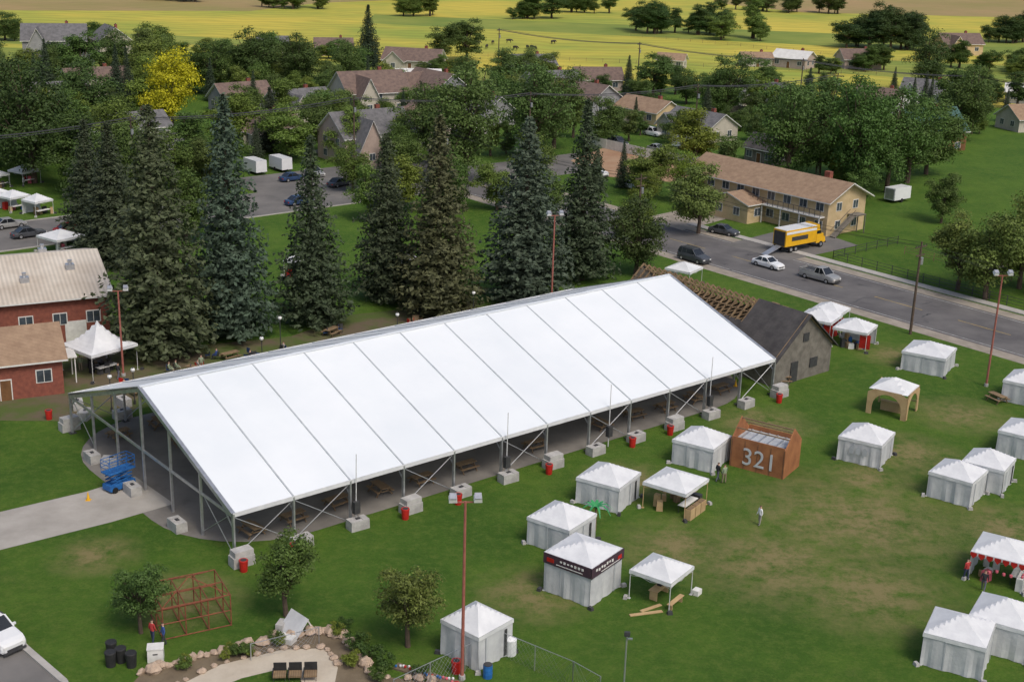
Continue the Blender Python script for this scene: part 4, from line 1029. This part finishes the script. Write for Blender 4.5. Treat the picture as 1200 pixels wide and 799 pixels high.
b=MB(); b.cyl((0,0,0),(0,0,1.9),.1,.08,'wood',8)
for i in range(9):
    a_=i*.7; pr=Vector((0,0,1.9))
    for j in range(1,5):
        f=j/4; c=Vector((math.cos(a_)*1.4*f,math.sin(a_)*1.4*f,1.9+.5*math.sin(f*2.6)-.5*f*f))
        n=Vector((-math.sin(a_),math.cos(a_),0))*.16*(1.15-f)
        n0=Vector((-math.sin(a_),math.cos(a_),0))*.16*(1.15-(j-1)/4)
        b.add([pr-n0,pr+n0,c+n,c-n],[(0,1,2,3)],'palm'); pr=c
place(b.mesh('palm_decoration'),'palm_decoration',6.9,94.6)
b=MB()
for i in range(6):
    for j in range(2): b.box((i*.35,j*.05,.1+j*.16),(.12,2.2,.06),'ply')
b.box((0.9,0,.35),(2.2,.12,.05),'ply'); b.box((3,.3,.35),(1.1,1.1,.7),'wood'); b.box((4.4,.3,.3),(1.1,1.1,.6),'ply')
place(b.mesh('pallet_stack'),'pallet_stack',29.5,158.5,0,YB)
for (x,y) in ((48.8,126.2),(27.8,129.8)): place(me_tab,'picnic_table',x,y,0,rnd(0,3))
b=MB(); b.box((0,0,.04),(2.4,.3,.05),'ply'); b.box((.6,.6,.04),(1.8,.28,.05),'ply',.3)
place(b.mesh('timber_planks'),'timber_planks',9.8,81.9,0,.3)
b=MB(); b.box((0,0,.02),(.4,.4,.04),'yel'); b.cyl((0,0,.04),(0,0,.7),.15,.03,'yel',10)
mc=b.mesh('traffic_cone')
for (x,y) in ((-33.4,97.2),(22.9,128.4)): place(mc,'traffic_cone',x,y)

# ------------------------------------------------------------------ background fill trees
random.seed(21)
def seg(px,py,c,d): r_=(px-c[0],py-c[1]); return r_[0]*d[0]+r_[1]*d[1], abs(r_[0]*-d[1]+r_[1]*d[0])
def ok(x,y,w):
    t,d=seg(x,y,(-67,183),a2)
    if -60<t<112 and d<9+w*.45: return False
    t,d=seg(x,y,RC,b2)
    if -140<t<120 and d<9+w*.45: return False
    t,d=seg(x,y,(-38,223),a2)
    if -10<t<16 and d<8+w*.4: return False
    if 8<x<44 and 230<y<268: return False
    if -78<x<-56 and 238<y<290: return False
    for (hx,hy,hr) in HS:
        if (x-hx)**2+(y-hy)**2<(hr*.66+w*.38)**2 or (abs(x-hx)<6 and 0<hy-y<16 and x>-60): return False
    if x>58 and 170<y<262 : return False
    if x>72 and y<292 : return False
    if 20<x<60 and 175<y<205: return False
    return True
cnt=0
TP=[(1,1,1),(.7,.8,.7),(.85,1,.85),(1.15,1.15,.85),(.6,.7,.65),(.9,1.05,.9),(1.35,1.25,.8)]
placed=[]
for k in range(2600):
    y=rnd(186,362); x=rnd(-.43,.42)*y
    left=x<-.12*y
    if not left and random.random()<.55: continue
    if y<200 and x>-50: continue
    h=rnd(5.5,12) if left else rnd(3.5,9); w=h*rnd(.8,1.15)
    if not ok(x,y,w): continue
    if any((x-a)**2+(y-c)**2<((w+d)*.36)**2 for a,c,d in placed): continue
    placed.append((x,y,w)); cnt+=1
    if random.random()<.13: con(x,y,h*1.25,h*.5,(.8,.9,.85))
    else: dec(x,y,h,min(w,11.9),random.choice(TP))
    if cnt>215: break
for k in range(10):
    y=rnd(362,420); x=rnd(-.42,.42)*y
    for j in range(3): h=rnd(2.5,5); dec(x+j*rnd(2,4),y+rnd(-1,1),h,h*1.3,random.choice(TP))

# ------------------------------------------------------------------ light, sky, camera
SD=Vector((.45,-.62,1.05)).normalized()
sun=bpy.data.lights.new('sun','SUN'); sun.energy=1.7; sun.angle=R(20); sun.color=(1,.94,.85)
so=bpy.data.objects.new('sun',sun); so.rotation_euler=SD.to_track_quat('Z','Y').to_euler(); so.location=(0,0,80); COL.objects.link(so)
w=bpy.data.worlds.new('World'); scene.world=w; w.use_nodes=True; nt=w.node_tree
sk=nt.nodes.new('ShaderNodeTexSky'); sk.sky_type='NISHITA'; sk.sun_disc=False
sk.sun_elevation=math.asin(SD.z); sk.sun_rotation=math.atan2(SD.x,SD.y); sk.dust_density=4.0; sk.air_density=1.0
bg=nt.nodes['Background']; bg.inputs[1].default_value=.14; nt.links.new(sk.outputs[0],bg.inputs[0])
scene.view_settings.view_transform='Standard'; scene.view_settings.look='None'; scene.view_settings.exposure=0

th=math.atan(.33); s=math.sin(th); c=math.cos(th)
F=Vector((0,c,-s)); up0=Vector((0,s,c)); r0=Vector((1,0,0))
Rt=(r0+up0*.03).normalized(); Up=(up0-r0*.03).normalized(); Bk=-F
cam=bpy.data.cameras.new('camera'); cam.lens=1570/1200*36; cam.sensor_width=36; cam.clip_end=9000; cam.clip_start=1
co=bpy.data.objects.new('camera',cam)
co.matrix_world=Matrix(((Rt.x,Up.x,Bk.x,0),(Rt.y,Up.y,Bk.y,0),(Rt.z,Up.z,Bk.z,46.5),(0,0,0,1)))
COL.objects.link(co); scene.camera=co
